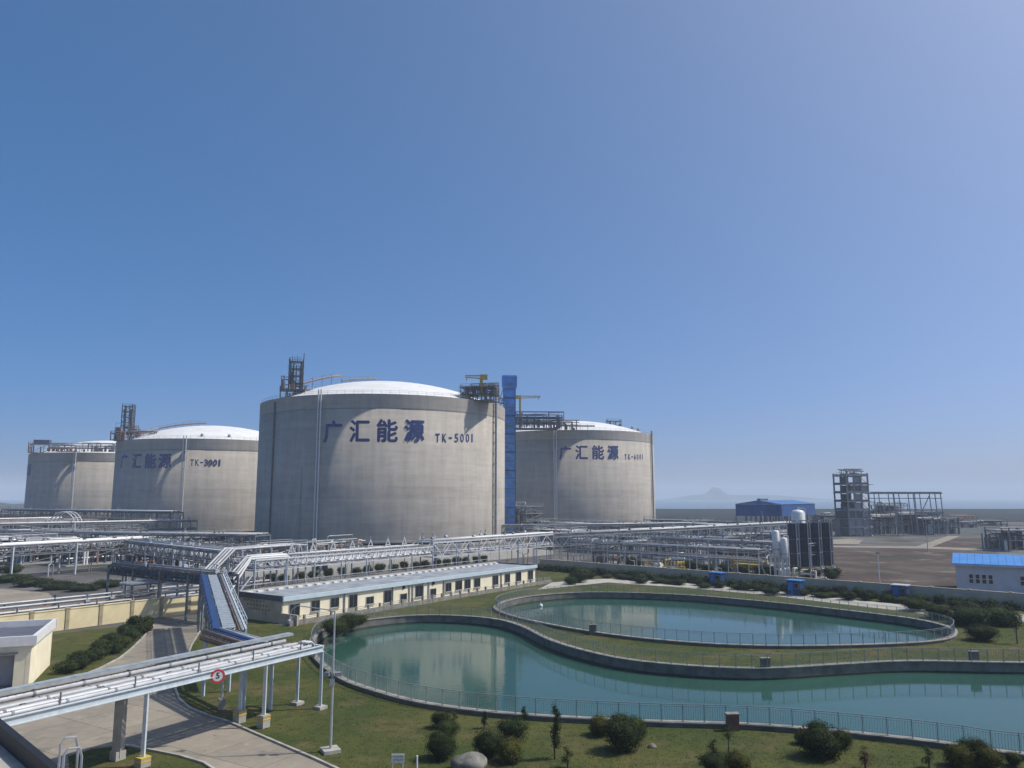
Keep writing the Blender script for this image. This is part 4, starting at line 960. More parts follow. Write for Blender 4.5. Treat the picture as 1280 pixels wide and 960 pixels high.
# ------------------------------------------------------------------ boundary walls
def wall_run(label, a, b, h, bay, panel_m, pillar_m, cop_m, pw=.42, th=.24, proud=.09, name='boundary_wall'):
    a = Vector(a); b = Vector(b); d = b - a; L = d.length; d.normalize(); an = math.atan2(d.y, d.x); n = max(1, round(L / bay))
    t = thing(name, label, 'wall', a); bay = L / n
    pm = MB().box((0, 0, h / 2), (bay - pw - .02, th, h)).mesh(panel_m, name='panel')
    cm = MB().box((0, 0, h + .05), (bay - pw + .02, th + .1, .1)).mesh(cop_m, name='coping')
    im = MB().box((0, 0, h / 2 + .04), (pw, th + proud * 2, h + .08)).box((0, 0, h + .13), (pw + .1, th + proud * 2 + .1, .1)).mesh(pillar_m, name='pillar')
    for i in range(n + 1):
        p = a + d * (bay * i); part('pillar', im, t, p, (0, 0, an))
        if i < n:
            q = p + d * (bay / 2); part('panel', pm, t, q, (0, 0, an)); part('coping', cm, t, q, (0, 0, an))
    return t
wall_run('cream-yellow boundary wall with brown pillars along the left lawn', WY0, WY1 + WDIR * 1.5, 2.25, 4.0, M['cream'], M['pillar'], M['cream'])
wall_run('stub of cream wall beside the pump house gable', WY1 + WDIR * 4, WY1 + WDIR * 12, 2.2, 4.0, M['cream'], M['pillar'], M['cream'])
wall_run('long grey-beige boundary wall behind the oval pond hedge', WR0, WR1 + WRD * 14, 2.05, 5.0, M['greywall'], M['greywall'], M['greywall'], .3, .22, .03)
PWa, PWb = G(250, 735), G(690, 693)
pwall = wall_run('long pale inner wall behind the white pipe rack', PWa, PWb, 3.3, 6.0, M['palewall'], M['palewall'], M['palewall'], .35, .25, .04)
pwd = (PWb - PWa).normalized(); pan = math.atan2(pwd.y, pwd.x)
for k in range(2):
    q = PWa + pwd * (23 + 2.0 * k) + Vector((pwd.y, -pwd.x, 0)) * .2
    f = MB().box(q + up * 1.9, (1.5, .12, 1.3), pan).build('window', M['frame'], pwall); MB().box(q + up * 1.9 + Vector((pwd.y, -pwd.x, 0)) * .05, (1.3, .1, 1.1), pan).build('pane', M['glass'], f)

# ------------------------------------------------------------------ pump house (long cream building)
ph = thing('pump_house', 'long low cream building with blue-grey flat roof beside the ponds', 'building', BLD0)
PL = (BLD1 - BLD0).length; PD = (BLD1 - BLD0).normalized(); PN = Vector((-PD.y, PD.x, 0)); PW_, PHT = 8.6, 3.05; pa_ = math.atan2(PD.y, PD.x)
def hp(s, o, z): return BLD0 + PD * s + PN * o + up * z
MB().box(hp(PL / 2, PW_ / 2, PHT / 2 - .25), (PL, PW_, PHT - .5), pa_).build('wall', M['palecream'], ph)
fas = MB().box(hp(PL / 2, -.18, PHT - .25), (PL + .5, .3, .5), pa_).build('fascia', M['palefascia'], ph)
MB().box(hp(PL / 2, PW_ / 2, PHT - .32), (PL + .1, PW_ - .1, .3), pa_).build('roof', M['bluegrey'], ph)
MB().box(hp(-.12, PW_ / 2, PHT - .2), (.26, PW_ + .3, .62), pa_).build('gable_band', M['darkband'], ph)
MB().box(hp(-.1, PW_ / 2, 1.25), (.12, PW_, 2.5), pa_).build('gable_wall', M['greywall'], ph)
MB().box(hp(PL + .1, PW_ / 2, PHT - .2), (.2, PW_ + .2, .5), pa_).build('gable_band', M['darkband'], ph)
par = MB().box(hp(PL / 2, PW_ + .05, PHT - .12), (PL, .24, .5), pa_).build('parapet', M['palewall'], ph)
for k in range(34):
    s = 1 + k * (PL - 2) / 33; MB().box(hp(s, PW_ - .6, PHT - .1), (.8, .5, .24), pa_).build('roof_pad', M['white'], ph)
    if k % 2: MB().bar(hp(s, PW_ + .05, PHT + .1), hp(s, PW_ + .05, PHT + .75), .06).build('rail_post', M['galv'], ph)
MB().bar(hp(0, PW_ + .05, PHT + .75), hp(PL, PW_ + .05, PHT + .75), .07).build('rail', M['galv'], ph)
# rows of dark marks standing for the unreadable slogan on the gable
rs = random.Random(5)
for r in range(3):
    for k in range(7):
        m = MB(); cx = 7.2 - k * .62 - r * .55; cz = 2.25 - r * .5
        for j in range(4):
            if j % 2: m.bar(hp(-.165, cx + rs.uniform(-.2, .2), cz - .14), hp(-.165, cx + rs.uniform(-.2, .2), cz + .14), .05, .012)
            else: m.bar(hp(-.165, cx - .18, cz + rs.uniform(-.14, .14)), hp(-.165, cx + .18, cz + rs.uniform(-.14, .14)), .012, .05)
        m.build('slogan_mark', M['brick'], ph)
def front_win(px, wide, z0, z1, door=False):
    # where along the facade is this column of the photo
    d = _ray(px, 760); k = d.x / d.y; s = (k * BLD0.y - BLD0.x) / (PD.x - k * PD.y)
    f = MB().box(hp(s, -.02, (z0 + z1) / 2), (wide + .16, .1, z1 - z0 + .16), pa_).build('door' if door else 'window', M['frame'], ph)
    MB().box(hp(s - wide / 4 - .01, -.05, (z0 + z1) / 2), (wide / 2 - .04, .08, z1 - z0), pa_).build('pane', M['glass'], f)
    MB().box(hp(s + wide / 4 + .01, -.05, (z0 + z1) / 2), (wide / 2 - .04, .08, z1 - z0), pa_).build('pane', M['glass'], f)
    MB().box(hp(s, -.1, z0 - .1), (wide + .3, .2, .07), pa_).build('sill', M['concrete'], f)
for px, ww, za, zb in ((368, 1.5, .6, 2.05), (394, 1.3, .9, 2.1), (418, 1.35, 1.0, 2.1), (441, 1.4, .6, 2.15), (462, 1.3, .75, 1.6), (484, 1.4, .55, 2.1), (504, 1.25, .6, 1.35), (523, 1.4, .7, 2.2), (541, 1.2, .6, 1.45), (560, 1.3, .8, 2.0), (573, 1.5, .8, 2.1), (584, 1.4, .8, 2.1), (596, 1.5, .8, 2.1), (619, 1.5, .7, 2.1), (634, 1.4, .8, 2.1), (648, 1.5, .7, 2.15), (663, 1.5, .7, 2.15)): front_win(px, ww, za, zb)
for px in (504, 541):
    d = _ray(px, 760); k = d.x / d.y; s = (k * BLD0.y - BLD0.x) / (PD.x - k * PD.y)
    MB().tube([hp(s, .05, 2.3), hp(s, -.12, 2.3)], .27, 14).build('wall_fan', M['black'], ph)
for px in (430, 490, 511, 515, 528, 535, 554, 626):
    d = _ray(px, 755); k = d.x / d.y; s = (k * BLD0.y - BLD0.x) / (PD.x - k * PD.y)
    MB().tube([hp(s, -.12, .05), hp(s, -.12, PHT - .5)], .1, 6).build('downpipe', M['galv'] if px % 2 else M['frame'], ph)
# low garden wall and railing in front of the pump house
lw = thing('garden_wall', 'low grey garden wall and railing in front of the pump house', 'wall', hp(-1, -2.6, 0))
for i in range(27):
    s0 = -1 + i * (PL + 2) / 27; s1 = -1 + (i + 1) * (PL + 2) / 27
    MB().box(hp((s0 + s1) / 2, -2.6, .3), (s1 - s0 - .03, .2, .6), pa_).build('panel', M['coping'], lw)
    MB().box(hp(s0, -2.6, .55), (.22, .26, 1.1), pa_).build('pillar', M['coping'], lw)
    r = MB()
    for z in (.78, 1.0): r.bar(hp(s0, -2.6, z), hp(s1, -2.6, z), .05)
    r.build('rail', M['fence'], lw)
gw = MB().bar(hp(-.2, 6.5, .6), hp(-.2, -3.0, .6), .2, 1.2)
gwo = gw.build('garden_wall', M['greywall']); tag(gwo, 'short grey wall at the near end of the pump house', 'wall')
# lamp arch by the pump house
la = hp(3.0, -3.4, 0)

# ------------------------------------------------------------------ left gatehouse and foreground roof
gh = thing('gatehouse', 'cream flat-roofed gatehouse with white fascia at the left edge', 'building', G(35, 860))
g0 = G(35, 860); gd = -E2; ga = math.atan2(E1.y, E1.x)
def gq(s, o, z): return g0 + Vector((-.93, -.36, 0)) * s + Vector((-.36, .93, 0)) * o + up * z
gaz = math.atan2(-.36, -.93)
GW, GD_, GHH = 12.0, 9.0, 4.0
for (s0, s1, z0, z1) in ((0, 1.1, 0, 3.3), (1.1, 6.0, 2.6, 3.3), (6.0, 12, 0, 3.3)):
    MB().box(gq((s0 + s1) / 2, .15, (z0 + z1) / 2), (s1 - s0, .3, z1 - z0), gaz).build('wall', M['palecream'], gh)
MB().box(gq(.15, GD_ / 2, 1.65), (.3, GD_, 3.3), gaz).build('wall', M['palecream'], gh)
MB().box(gq(3.5, 1.6, 1.3), (4.9, .1, 2.6), gaz).build('shutter', M['shutter'], gh)
MB().box(gq(GW / 2, GD_ - .2, 1.65), (GW, .3, 3.3), gaz).build('wall', M['palecream'], gh)
MB().box(gq(3.5, 0.02, 2.75), (5.2, .5, .12), gaz).build('canopy', M['darkband'], gh)
for (s, o, a, b) in ((GW / 2 - .1, -.1, GW + .5, .25), (GW / 2 - .1, GD_ + .1, GW + .5, .25)): MB().box(gq(s, o, 3.65), (a, b, .75), gaz).build('fascia', M['white'], gh)
MB().box(gq(-.12, GD_ / 2, 3.65), (.25, GD_ - .1, .75), gaz).build('fascia', M['white'], gh)
MB().box(gq(GW / 2, GD_ / 2, 3.4), (GW, GD_ - .2, .2), gaz).build('roof', M['darkband'], gh)
# low roof the photographer overlooks
ra0, ra1 = G(-40, 866, 7.0), G(140, 1013, 7.0)
rd = (ra1 - ra0); rd.z = 0; rl = rd.length; rd.normalize(); rn = Vector((-rd.y, rd.x, 0))
if rn.x > 0: rn = -rn
ft = thing('flat_roof_block', 'low flat-roofed block with dark parapet in the bottom left corner', 'building', (ra0.x, ra0.y, 0))
rb0 = Vector((ra0.x, ra0.y, 0)); rang = math.atan2(rd.y, rd.x)
def rq(s, o, z): return rb0 + rd * s + rn * o + up * z
MB().box(rq(rl / 2 - 3, 7, 3.17), (rl + 10, 14, 6.34), rang).build('wall', M['greywall'], ft)
MB().box(rq(rl / 2 - 3, 7.1, 6.42), (rl + 9.8, 13.7, .12), rang).build('roof', M['concrete'], ft)
MB().box(rq(rl / 2 - 3, .12, 6.6), (rl + 10, .24, .86), rang).build('parapet', M['black'], ft)  # near-black colour stands in for shade on the parapet's inner face
# ladder with hoop handrails climbing the outside of that block
ld = thing('roof_ladder', 'white steel ladder with curved hand hoops above the dark parapet', 'ladder', rq(rl * .66, -.3, 0))
for k, (px_, py_, h) in enumerate(((73, 925, .95), (87, 921, 1.0), (100, 933, .75), (109, 931, .78))):
    q = G(px_ , py_, 7.0 + h); dq = (q - rb0); sx = dq.dot(rd)
    MB().tube([rq(sx, -.28, 0.3), rq(sx, -.28, 5.8), rq(sx, -.28, 6.85 + h * .8), rq(sx, -.2, 6.97 + h), rq(sx, .1, 7.0 + h), rq(sx, .2, 6.85 + h), rq(sx, .2, 7.0)], .022, 6).build('rail', M['galv'], ld)
    if k == 1: s_hi = sx
    if k == 2: s_lo = sx
for k in range(22): MB().bar(rq(s_hi, -.28, .6 + k * .3), rq(s_lo, -.28, .6 + k * .3), .035).build('rung', M['galv'], ld)

# ------------------------------------------------------------------ right-hand plant
def vap(loc, label, grp):
    t = thing('vaporizer', label, 'vaporizer', loc, 0, grp); p = Vector(loc)
    W_, Hh = 1.75, 10.2; an = AZ1
    def q(x, y, z): return p + E1 * x + E2 * y + up * z
    for sx in (-1, 1):
        for sy in (-1, 1): MB().bar(q(sx * W_ / 2, sy * W_ / 2, 0), q(sx * W_ / 2, sy * W_ / 2, Hh), .16).build('column', M['galv'], t)
    for z in (1.0, 3.8, 6.6, Hh):
        r = MB()
        for s in (-1, 1): r.bar(q(-W_ / 2, s * W_ / 2, z), q(W_ / 2, s * W_ / 2, z), .12); r.bar(q(s * W_ / 2, -W_ / 2, z), q(s * W_ / 2, W_ / 2, z), .12)
        r.build('ring_frame', GS, t)
    for i in range(4):
        for j in range(4):
            f = MB(); c = q(-W_ / 2 + .22 + i * .44, -W_ / 2 + .22 + j * .44, 0)
            for a in (0, math.pi / 4, math.pi / 2, 3 * math.pi / 4):
                v = Vector((math.cos(a), math.sin(a), 0)) * .2; f.bar(c - v + up * 5.3, c + v + up * 5.3, .03, 8.8)
            f.build('fin_tube', M['finalu'], t)
    MB().tube([q(-W_ / 2, -W_ / 2 - .2, .6), q(W_ / 2, -W_ / 2 - .2, .6)], .12, 8).build('header', I, t)
for k, lab in enumerate(('nearest dark finned air vaporizer of the row by the grey wall', 'second dark finned vaporizer of the row', 'third dark finned vaporizer of the row', 'farthest dark finned vaporizer of the row, at its right end')):
    g = G(994, 716) + Vector((.85, .53, 0)) * (k * 3.5); vap((g.x, g.y, 0), lab, 'row of dark finned vaporizers')
def vessel(label, loc, r, h, leg, m, name='vessel'):
    t = thing(name, label, 'vessel', loc); p = Vector(loc)
    sh = MB().lathe([(.01, leg - r * .5), (r * .7, leg - r * .3), (r, leg), (r, h - r * .5), (r * .75, h - r * .15), (.01, h)], 20, p).build('shell', m, t, True)
    for k in range(4):
        a = math.pi / 4 + k * math.pi / 2; MB().bar(p + Vector((r * .8 * math.cos(a), r * .8 * math.sin(a), 0)), p + Vector((r * .8 * math.cos(a), r * .8 * math.sin(a), leg + .2)), .16).build('leg', M['railw'], t)
    MB().tube([p + Vector((r + .2, 0, .3)), p + Vector((r + .2, 0, h + .3)), p + Vector((0, 0, h + .35)), p + Vector((0, 0, h - .1))], .08, 6).build('vent_pipe', M['railw'], t)
    MB().lathe([(r + .03, h * .6), (r + .03, h * .6 + .12)], 20, p).build('band', GS, t)
v1 = G(972, 724); vessel('slim white vertical vessel left of the dark vaporizers', (v1.x, v1.y, 0), .62, 8.9, 4.2, W)
v2 = v1 + Vector((1.3, -.6, 0)); vessel('shorter white vessel just right of the slim one', (v2.x, v2.y, 0), .6, 7.6, 4.0, W)
v3 = Vector((PX(995, 188), 188, 0)); vessel('fat white storage vessel standing behind the dark vaporizers', (v3.x, v3.y, 0), 1.55, 12.0, 1.5, W)
# blue open shed
BS = Vector((98, 285, 0)); sA = -E2 * 0; sh = thing('open_shed', 'blue-clad open shed on tall grey columns near the sea dike', 'shed', BS)
SLW, SLL = 17.0, 44.0
def sq(a, b, z): return BS + E2 * a + E1 * b + up * z
for a in (0, 5.6, 11.3, 17): 
    for b in (0, 11, 22, 33, 44): MB().bar(sq(a, b, 0), sq(a, b, 8.2), .55).build('column', GS, sh)
for k in range(9):
    w = SLW / 9
    MB().box(sq(w * (k + .5), -.1, 10.1 + .0), (.16, w - .03, 4.3), AZ1).build('cladding_panel', M['shedblue'], sh)
for k in range(16):
    w = SLL / 16; MB().box(sq(-.1, w * (k + .5), 10.1), (w - .03, .16, 4.3), AZ1).build('cladding_panel', M['shedblue'], sh)
rm_ = MB().add([sq(-.4, -.4, 12.3), sq(-.4, SLL + .4, 12.3), sq(SLW / 2, SLL + .4, 13.7), sq(SLW / 2, -.4, 13.7), sq(SLW + .4, SLL + .4, 12.3), sq(SLW + .4, -.4, 12.3)], [(0, 1, 2, 3), (3, 2, 4, 5), (0, 3, 5), (1, 4, 2)]); rm_.build('roof', M['shedroof'], sh)
MB().bar(sq(SLW / 2, 1, 14.0), sq(SLW / 2, 10, 14.0), 1.2, .7).build('ridge_vent', M['darkband'], sh)
pipework(sh, 'machinery', sq(8, 14, 0), (14, 12, 5), 14, MD, 77, AZ1, 0, (.2, .7))
# process tower
PT = Vector((PX(1063, 305), 305, 0)); pt = thing('process_tower', 'tall open concrete-and-steel process tower on the right', 'tower', PT)
TWR = .22; ctw, stw = math.cos(TWR), math.sin(TWR)
def tq(x, y, z): return PT + Vector((x * ctw - y * stw, x * stw + y * ctw, z))
LV, LHT = 7, 3.3
for x in (-4.6, -1.6, 1.6, 4.6):
    for y in (-4, 4): MB().bar(tq(x, y, 0), tq(x, y, LV * LHT + (1.0 if abs(x) > 3 else .2)), .5).build('column', M['gsteel'], pt)
rtw = random.Random(8)
for lv in range(1, LV + 1):
    MB().box(tq(0, 0, lv * LHT), (9.8, 8.6, .4), TWR).build('floor', M['gsteel'], pt)
    for y in (-4.15, 4.15):
        MB().box(tq(0, y, lv * LHT + .45), (9.6, .14, .55), TWR).build('spandrel', M['gsteel'] if lv % 2 else M['dsteel'], pt)
for lv in range(LV):
    for k, x in enumerate((-3.1, 0, 3.1)):
        for y in (-3.9, 3.9):
            if lv >= 3 and (k == 0 or (k == 2 and lv % 2 == 0)): continue
            if rtw.random() < .12: continue
            MB().box(tq(x + rtw.uniform(-.2, .2), y, lv * LHT + 1.75), (2.6, .16, 2.3), TWR).build('cladding_panel', M['gsteel'] if rtw.random() < .7 else M['dsteel'], pt)
    if lv < 3: MB().box(tq(-4.7, 0, lv * LHT + 1.7), (.16, 7.4, 2.6), TWR).build('cladding_panel', M['dsteel'], pt)
    MB().bar(tq(5.4, -3.6, lv * LHT), tq(6.2, 2.5, (lv + 1) * LHT), 1.0, .18).build('stair_flight', M['concrete'] if lv % 2 else M['gsteel'], pt)
    MB().box(tq(5.8, -3.2 if lv % 2 else 2.6, lv * LHT + 3.2), (2.2, 2.0, .2), TWR).build('stair_landing', M['concrete'], pt)
pipework(pt, 'vessel', tq(0, 0, 0), (7, 6, 20), 9, [M['gsteel'], M['dsteel'], M['insul2']], 53, TWR, 0, (.35, .7))
pipework(pt, 'vent', tq(0, 0, 22.6), (8, 6, 3.2), 16, [M['gsteel'], M['dsteel']], 54, TWR, 0, (.1, .25))
# high pipe bridge right of it
hb = thing('pipe_bridge', 'high thin pipe bridge on spindly legs right of the process tower', 'pipe bridge', (PX(1086, 308), 308, 0))
hx0, hx1 = PX(1086, 308), PX(1176, 308); zt = D(1130, 616.5, 308).z
for yy in (0, 4):
    MB().bar((hx0, 308 + yy, zt), (hx1, 308 + yy, zt), .45, .6).build('girder', M['gsteel'], hb); MB().bar((hx0, 308 + yy, zt - 2), (hx1, 308 + yy, zt - 2), .2, .3).build('lower_chord', M['gsteel'], hb)
for px in (1097, 1115, 1122, 1140, 1148, 1167, 1174):
    for yy in (0, 4): MB().bar((PX(px, 308) + .8, 308 + yy, 0), (PX(px, 308), 308 + yy, zt), .26).build('column', M['gsteel'], hb)
for k, yy in enumerate((.8, 1.8, 3)): MB().tube([(hx0, 308 + yy, zt + .5), (hx1, 308 + yy, zt + .5)], .25, 6).build('pipe', M['insul2'], hb)
MB().bar((PX(1148, 308), 308, zt - 8), (PX(1160, 308), 308, zt - 1), .25).build('brace', M['gsteel'], hb)
MB().bar((PX(1140, 308), 308, zt - 7.6), (PX(1176, 308), 308, zt - 7.6), .4, .6).build('tie_beam', M['gsteel'], hb)
for i, (x, y, w, d, h, n, lev, lab) in enumerate([
        (1096, 668, 12, 10, 8, 95, 2, 'pale-decked process module beside the process tower'), (1112, 664, 12, 10, 13, 95, 3, 'tallest cluttered process module under the high pipe bridge'),
        (1132, 667, 14, 10, 9, 95, 2, 'grey process module below the middle of the high bridge'), (1152, 664, 14, 10, 9, 91, 2, 'process module with white tank tops below the high bridge'),
        (1172, 668, 12, 10, 7, 85, 2, 'process module at the right foot of the high bridge'), (1040, 664, 14, 10, 8, 85, 2, 'process module left of the process tower'),
        (1200, 662, 16, 8, 4, 22, 1, 'low far manifold right of the high bridge'), (1232, 660, 18, 8, 4, 22, 1, 'low far manifold near the dike'), (1268, 688, 11, 8, 6.5, 34, 2, 'grey module behind the bright blue roof'), (1250, 686, 6, 6, 4, 16, 1, 'small grey module left of the one behind the blue roof')]):
    g = G(x, y); skid(lab, (g.x, g.y), (w, d, h), .25, n, MD + [M['insul2'], M['white']], 200 + i, M['gsteel'], lev, h / lev * .85)
og = G(1204, 655); skid('orange-painted equipment near the sea dike', (og.x, og.y), (12, 8, 6), .2, 14, [M['orange'], M['rust'], M['gsteel']], 260, M['rust'], 1, 3)
for i, (x0, x1, y, lab) in enumerate(((1195, 1228, 667, 'low pale wall far right below the dike'), (1228, 1262, 664.5, 'second low pale wall far right, nearer the dike'))):
    wall_run(lab, G(x0, y), G(x1, y), 2.2, 9, M['palecream'], M['palecream'], M['palecream'], .4, .3, .05)
# blue-roofed shed in front right
RS0 = G(1197, 744); rsd = Vector((.86, -.51, 0)).normalized(); rsn = Vector((-rsd.y, rsd.x, 0))
rsb = thing('workshop', 'grey workshop with bright blue sheet roof at the right edge', 'building', RS0); rsa = math.atan2(rsd.y, rsd.x)
def wq(s, o, z): return RS0 + rsd * s + rsn * o + up * z
WL, WD_, WH = 26.0, 15.0, 4.7
MB().box(wq(WL / 2, WD_ / 2, WH / 2), (WL, WD_, WH), rsa).build('wall', M['workwall'], rsb)
for k in range(26):
    s0, s1 = -.4 + k * (WL + .8) / 26, -.4 + (k + 1) * (WL + .8) / 26 - .03
    MB().add([wq(s0, -.5, WH + .0), wq(s1, -.5, WH + .0), wq(s1, WD_ / 2, WH + 1.1), wq(s0, WD_ / 2, WH + 1.1), wq(s0, -.5, WH + .14), wq(s1, -.5, WH + .14), wq(s1, WD_ / 2, WH + 1.24), wq(s0, WD_ / 2, WH + 1.24)],
            [(4, 5, 6, 7), (3, 2, 1, 0), (0, 1, 5, 4), (1, 2, 6, 5), (3, 0, 4, 7)]).build('roof_sheet', M['blue2'], rsb)
MB().add([wq(-.4, WD_ / 2, WH + 1.1), wq(WL + .4, WD_ / 2, WH + 1.1), wq(WL + .4, WD_ + .5, WH), wq(-.4, WD_ + .5, WH)], [(0, 1, 2, 3)]).build('rear_roof', M['blue2'], rsb)
MB().add([wq(0, 0, WH - .01), wq(0, WD_ / 2, WH + 1.08), wq(0, WD_, WH - .01)], [(2, 1, 0)]).build('gable', M['workwall'], rsb)
MB().box(wq(WL / 2, -.5, WH - .08), (WL + .8, .18, .2), rsa).build('gutter', M['workwall'], rsb)
for gI in range(3):
    for k in range(4):
        s = 2.0 + gI * 6.6 + k * .85
        f = MB().box(wq(s, -.02, 2.6), (.62, .12, 1.5), rsa).build('window', M['white'], rsb)
        MB().box(wq(s, -.06, 2.95), (.5, .1, .6), rsa).build('pane', M['glass'], f); MB().box(wq(s, -.06, 2.25), (.5, .1, .6), rsa).build('pane', M['glass'], f)
# three blue booths by the wall
bx = None
for i, (x, y, lab) in enumerate(((897, 732.5, 'leftmost small blue booth against the grey wall'), (995, 744, 'middle small blue booth, below the dark vaporizers'), (1127, 751, 'rightmost small blue booth, below the bare field'))):
    g = G(x, y); t = thing('booth', lab, 'booth', (g.x, g.y, 0), 0, 'blue booths along the grey wall'); an = math.atan2(WRD.y, WRD.x); f = Vector((WRD.y, -WRD.x, 0)); f = f if f.y < 0 else -f
    MB().box(g + up * 1.15, (2.0, 1.7, 2.1), an).build('cabin', M['bluepaint'], t)
    MB().box(g + up * 2.26, (2.3, 2.0, .14), an).build('roof', M['blue2'] if i < 2 else M['shutter'], t)
    MB().box(g + up * .06, (2.1, 1.8, .12), an).build('base', M['concrete'], t)
    dr = MB().box(g + f * .86 + up * 1.05 - WRD * .45, (.8, .06, 1.85), an).build('door', M['blue'], t); MB().box(g + f * .92 - WRD * .7 + up * 1.0, (.05, .08, .2), an).build('handle', M['galv'], dr)
    wd = MB().box(g + f * .86 + up * 1.5 + WRD * .5, (.75, .06, .8), an).build('window', M['frame'], t); MB().box(g + f * .9 + up * 1.5 + WRD * .5, (.62, .05, .66), an).build('pane', M['glass'], wd)

# ------------------------------------------------------------------ poles, signs, small things
lp0 = G(413, 940)
lm = thing('lamp_post', 'slim grey lamp post with long curved arm on the front lawn', 'lamp post', lp0)
MB().box(lp0 + up * .1, (1.0, 1.0, .22), .5).build('footing', M['concrete'], lm)
zt_ = D(411, 764, lp0.y).z
MB().tube([lp0 + up * .2, lp0 + up * 4.4, lp0 + up * zt_], [.085, .07, .05], 8).build('pole', M['galv'], lm)
ap = D(366, 757, lp0.y + 1.0)
MB().tube([lp0 + up * (zt_ - .05), Vector(lp0).lerp(ap, .15) * 1 + up * 0 + Vector((0, 0, zt_ * .85 - ap.z * .15 + .2)) if False else Vector((lp0.x - .3, lp0.y + .1, zt_ + .05)), Vector((ap.x + .3, ap.y, ap.z + .0)), Vector((ap.x - .05, ap.y, ap.z - .25)), Vector((ap.x - .2, ap.y, ap.z - .9))], .035, 6).build('arm', M['galv'], lm)
MB().lathe([(.03, .1), (.14, 0), (.16, -.18), (.01, -.2)], 10, (ap.x - .2, ap.y, ap.z - .9)).build('lamp_head', M['gsteel'], lm)
for s in (-1, 1):
    MB().box(lp0 + Vector((s * .32, -.05, 4.45)), (.34, .3, .22), .3 * s).build('floodlight', M['gsteel'], lm)
    MB().bar(lp0 + up * 4.3, lp0 + Vector((s * .35, 0, 4.4)), .04).build('bracket', M['galv'], lm)
MB().box(lp0 + Vector((0, -.12, 4.0)), (.26, .2, .4)).build('junction_box', M['galv'], lm)
fpole = G(1093, 742); fpole = Vector((PX(1091, 128), 128, 0)); fl = thing('lamp_post', 'thin pale pole standing at the edge of the bare field', 'lamp post', fpole)
MB().tube([fpole, fpole + up * D(1090, 692, 128).z], [.12, .07], 8).build('pole', M['railw'], fl); MB().box(fpole + up * (D(1090, 692, 128).z + .1), (.5, .3, .25)).build('lamp_head', M['gsteel'], fl); MB().box(fpole + up * .1, (.7, .7, .2)).build('footing', M['concrete'], fl)
for i, (x, yb, yt, lab) in enumerate(((939, 700, 656, 'thin grey pole in front of the blue shed'), (955, 695, 640, 'thin pole beside the blue shed columns'), (695, 690, 560, 'tall thin mast in front of the TK-6001 tank'), (1160, 690, 650, 'distant thin pole by the far path'))):
    p = G(x, yb); z = D(x, yt, p.y).z; t = thing('mast', lab, 'mast', p); MB().tube([p, p + up * z], [.14, .06], 6).build('pole', M['galv'], t); MB().box(p + up * z, (.5, .4, .3)).build('fitting', M['gsteel'], t)
# round speed sign bolted to the front girder, and the short post behind it
sgx = (272 - 640) / FPX; dsg = _ray(272, 845); kk_ = dsg.x / dsg.y
s_sg = (FC.x - .16 * N.x - kk_ * (FC.y - .16 * N.y)) / (RH.x - kk_ * RH.y)
sg = fp(s_sg, -.16, 0); fwd = Vector((.45, -.89, 0)).normalized(); side = Vector((-fwd.y, fwd.x, 0)) * -1
s5 = thing('road_sign', 'round red-rimmed speed limit sign reading 5 on the pipe bridge girder', 'sign', sg)
cz = D(272, 845, sg.y).z
gpst = G(277, 886); mpo = thing('marker_post', 'short pale post in a concrete footing on the lawn behind the round sign', 'post', gpst)
MB().box(gpst + up * .35, (.5, .5, .7), .4).build('footing', M['concrete'], mpo); MB().tube([gpst + up * .7, gpst + up * 1.9], .07, 8).build('post', PB, mpo)
def disc(c, r0, r1, n=28, off=0.0):
    m = MB(); b = []
    for k in range(n):
        a = 2 * math.pi * k / n
        for r in (r0, r1): m.v.append(tuple(c + fwd * off + side * (math.cos(a) * r) + up * (math.sin(a) * r)))
    for k in range(n):
        j = (k + 1) % n; m.f.append((2 * k, 2 * k + 1, 2 * j + 1, 2 * j))
    return m
scn = Vector((sg.x, sg.y, cz))
MB().bar(scn - fwd * .1 + up * .3, scn - fwd * .1 - up * .45, .06, .05).build('bracket', M['galv'], s5)
MB().tube([scn + fwd * .07, scn + fwd * .1], .43, 28).build('plate', M['white'], s5); disc(scn, .30, .43, 28, .106).build('red_ring', M['red'], s5)
me5 = text_mesh('5', .5, .012); bm5 = bmesh.new(); bm5.from_mesh(me5)
mx5 = sum(v.co.x for v in bm5.verts) / len(bm5.verts); my5 = sum(v.co.y for v in bm5.verts) / len(bm5.verts)
for v in bm5.verts:
    a, b = v.co.x - mx5, v.co.y - my5; v.co = scn + fwd * .108 + Vector((-fwd.y, fwd.x, 0)) * a + up * b - ORG[s5.name]
bm5.to_mesh(me5); bm5.free(); me5.materials.clear(); me5.materials.append(M['black'])
o5 = bpy.data.objects.new('numeral', me5); COL.objects.link(o5); o5.parent = s5
# little lawn sign, stake, boulder, brown fence boxes, float on the pond
ls = G(497, 966); t = thing('lawn_sign', 'small white notice board on two legs at the bottom of the lawn', 'sign', ls)
MB().box(ls + up * .75, (.7, .04, .45)).build('board', M['white'], t)
for s in (-.28, .28): MB().bar(ls + Vector((s, 0, 0)), ls + Vector((s, 0, .95)), .05).build('leg', M['white'], t)
rs2 = random.Random(9); 
for k in range(2):
    m = MB()
    for j in range(5): m.bar(ls + Vector((-.26 + j * .12, -.024, .85 - k * .18)), ls + Vector((-.18 + j * .12, -.024, .85 - k * .18 + rs2.uniform(-.04, .04))), .008, .05)
    m.build('print', M['gsteel'], t)
sk = G(521, 968); t = thing('marker_stake', 'short white marker stake on the front lawn', 'stake', sk)
MB().tube([sk, sk + up * .9], .05, 8).build('post', M['white'], t); MB().lathe([(.055, 0), (.055, .06), (.01, .09)], 8, sk + up * .9).build('cap', M['white'], t)
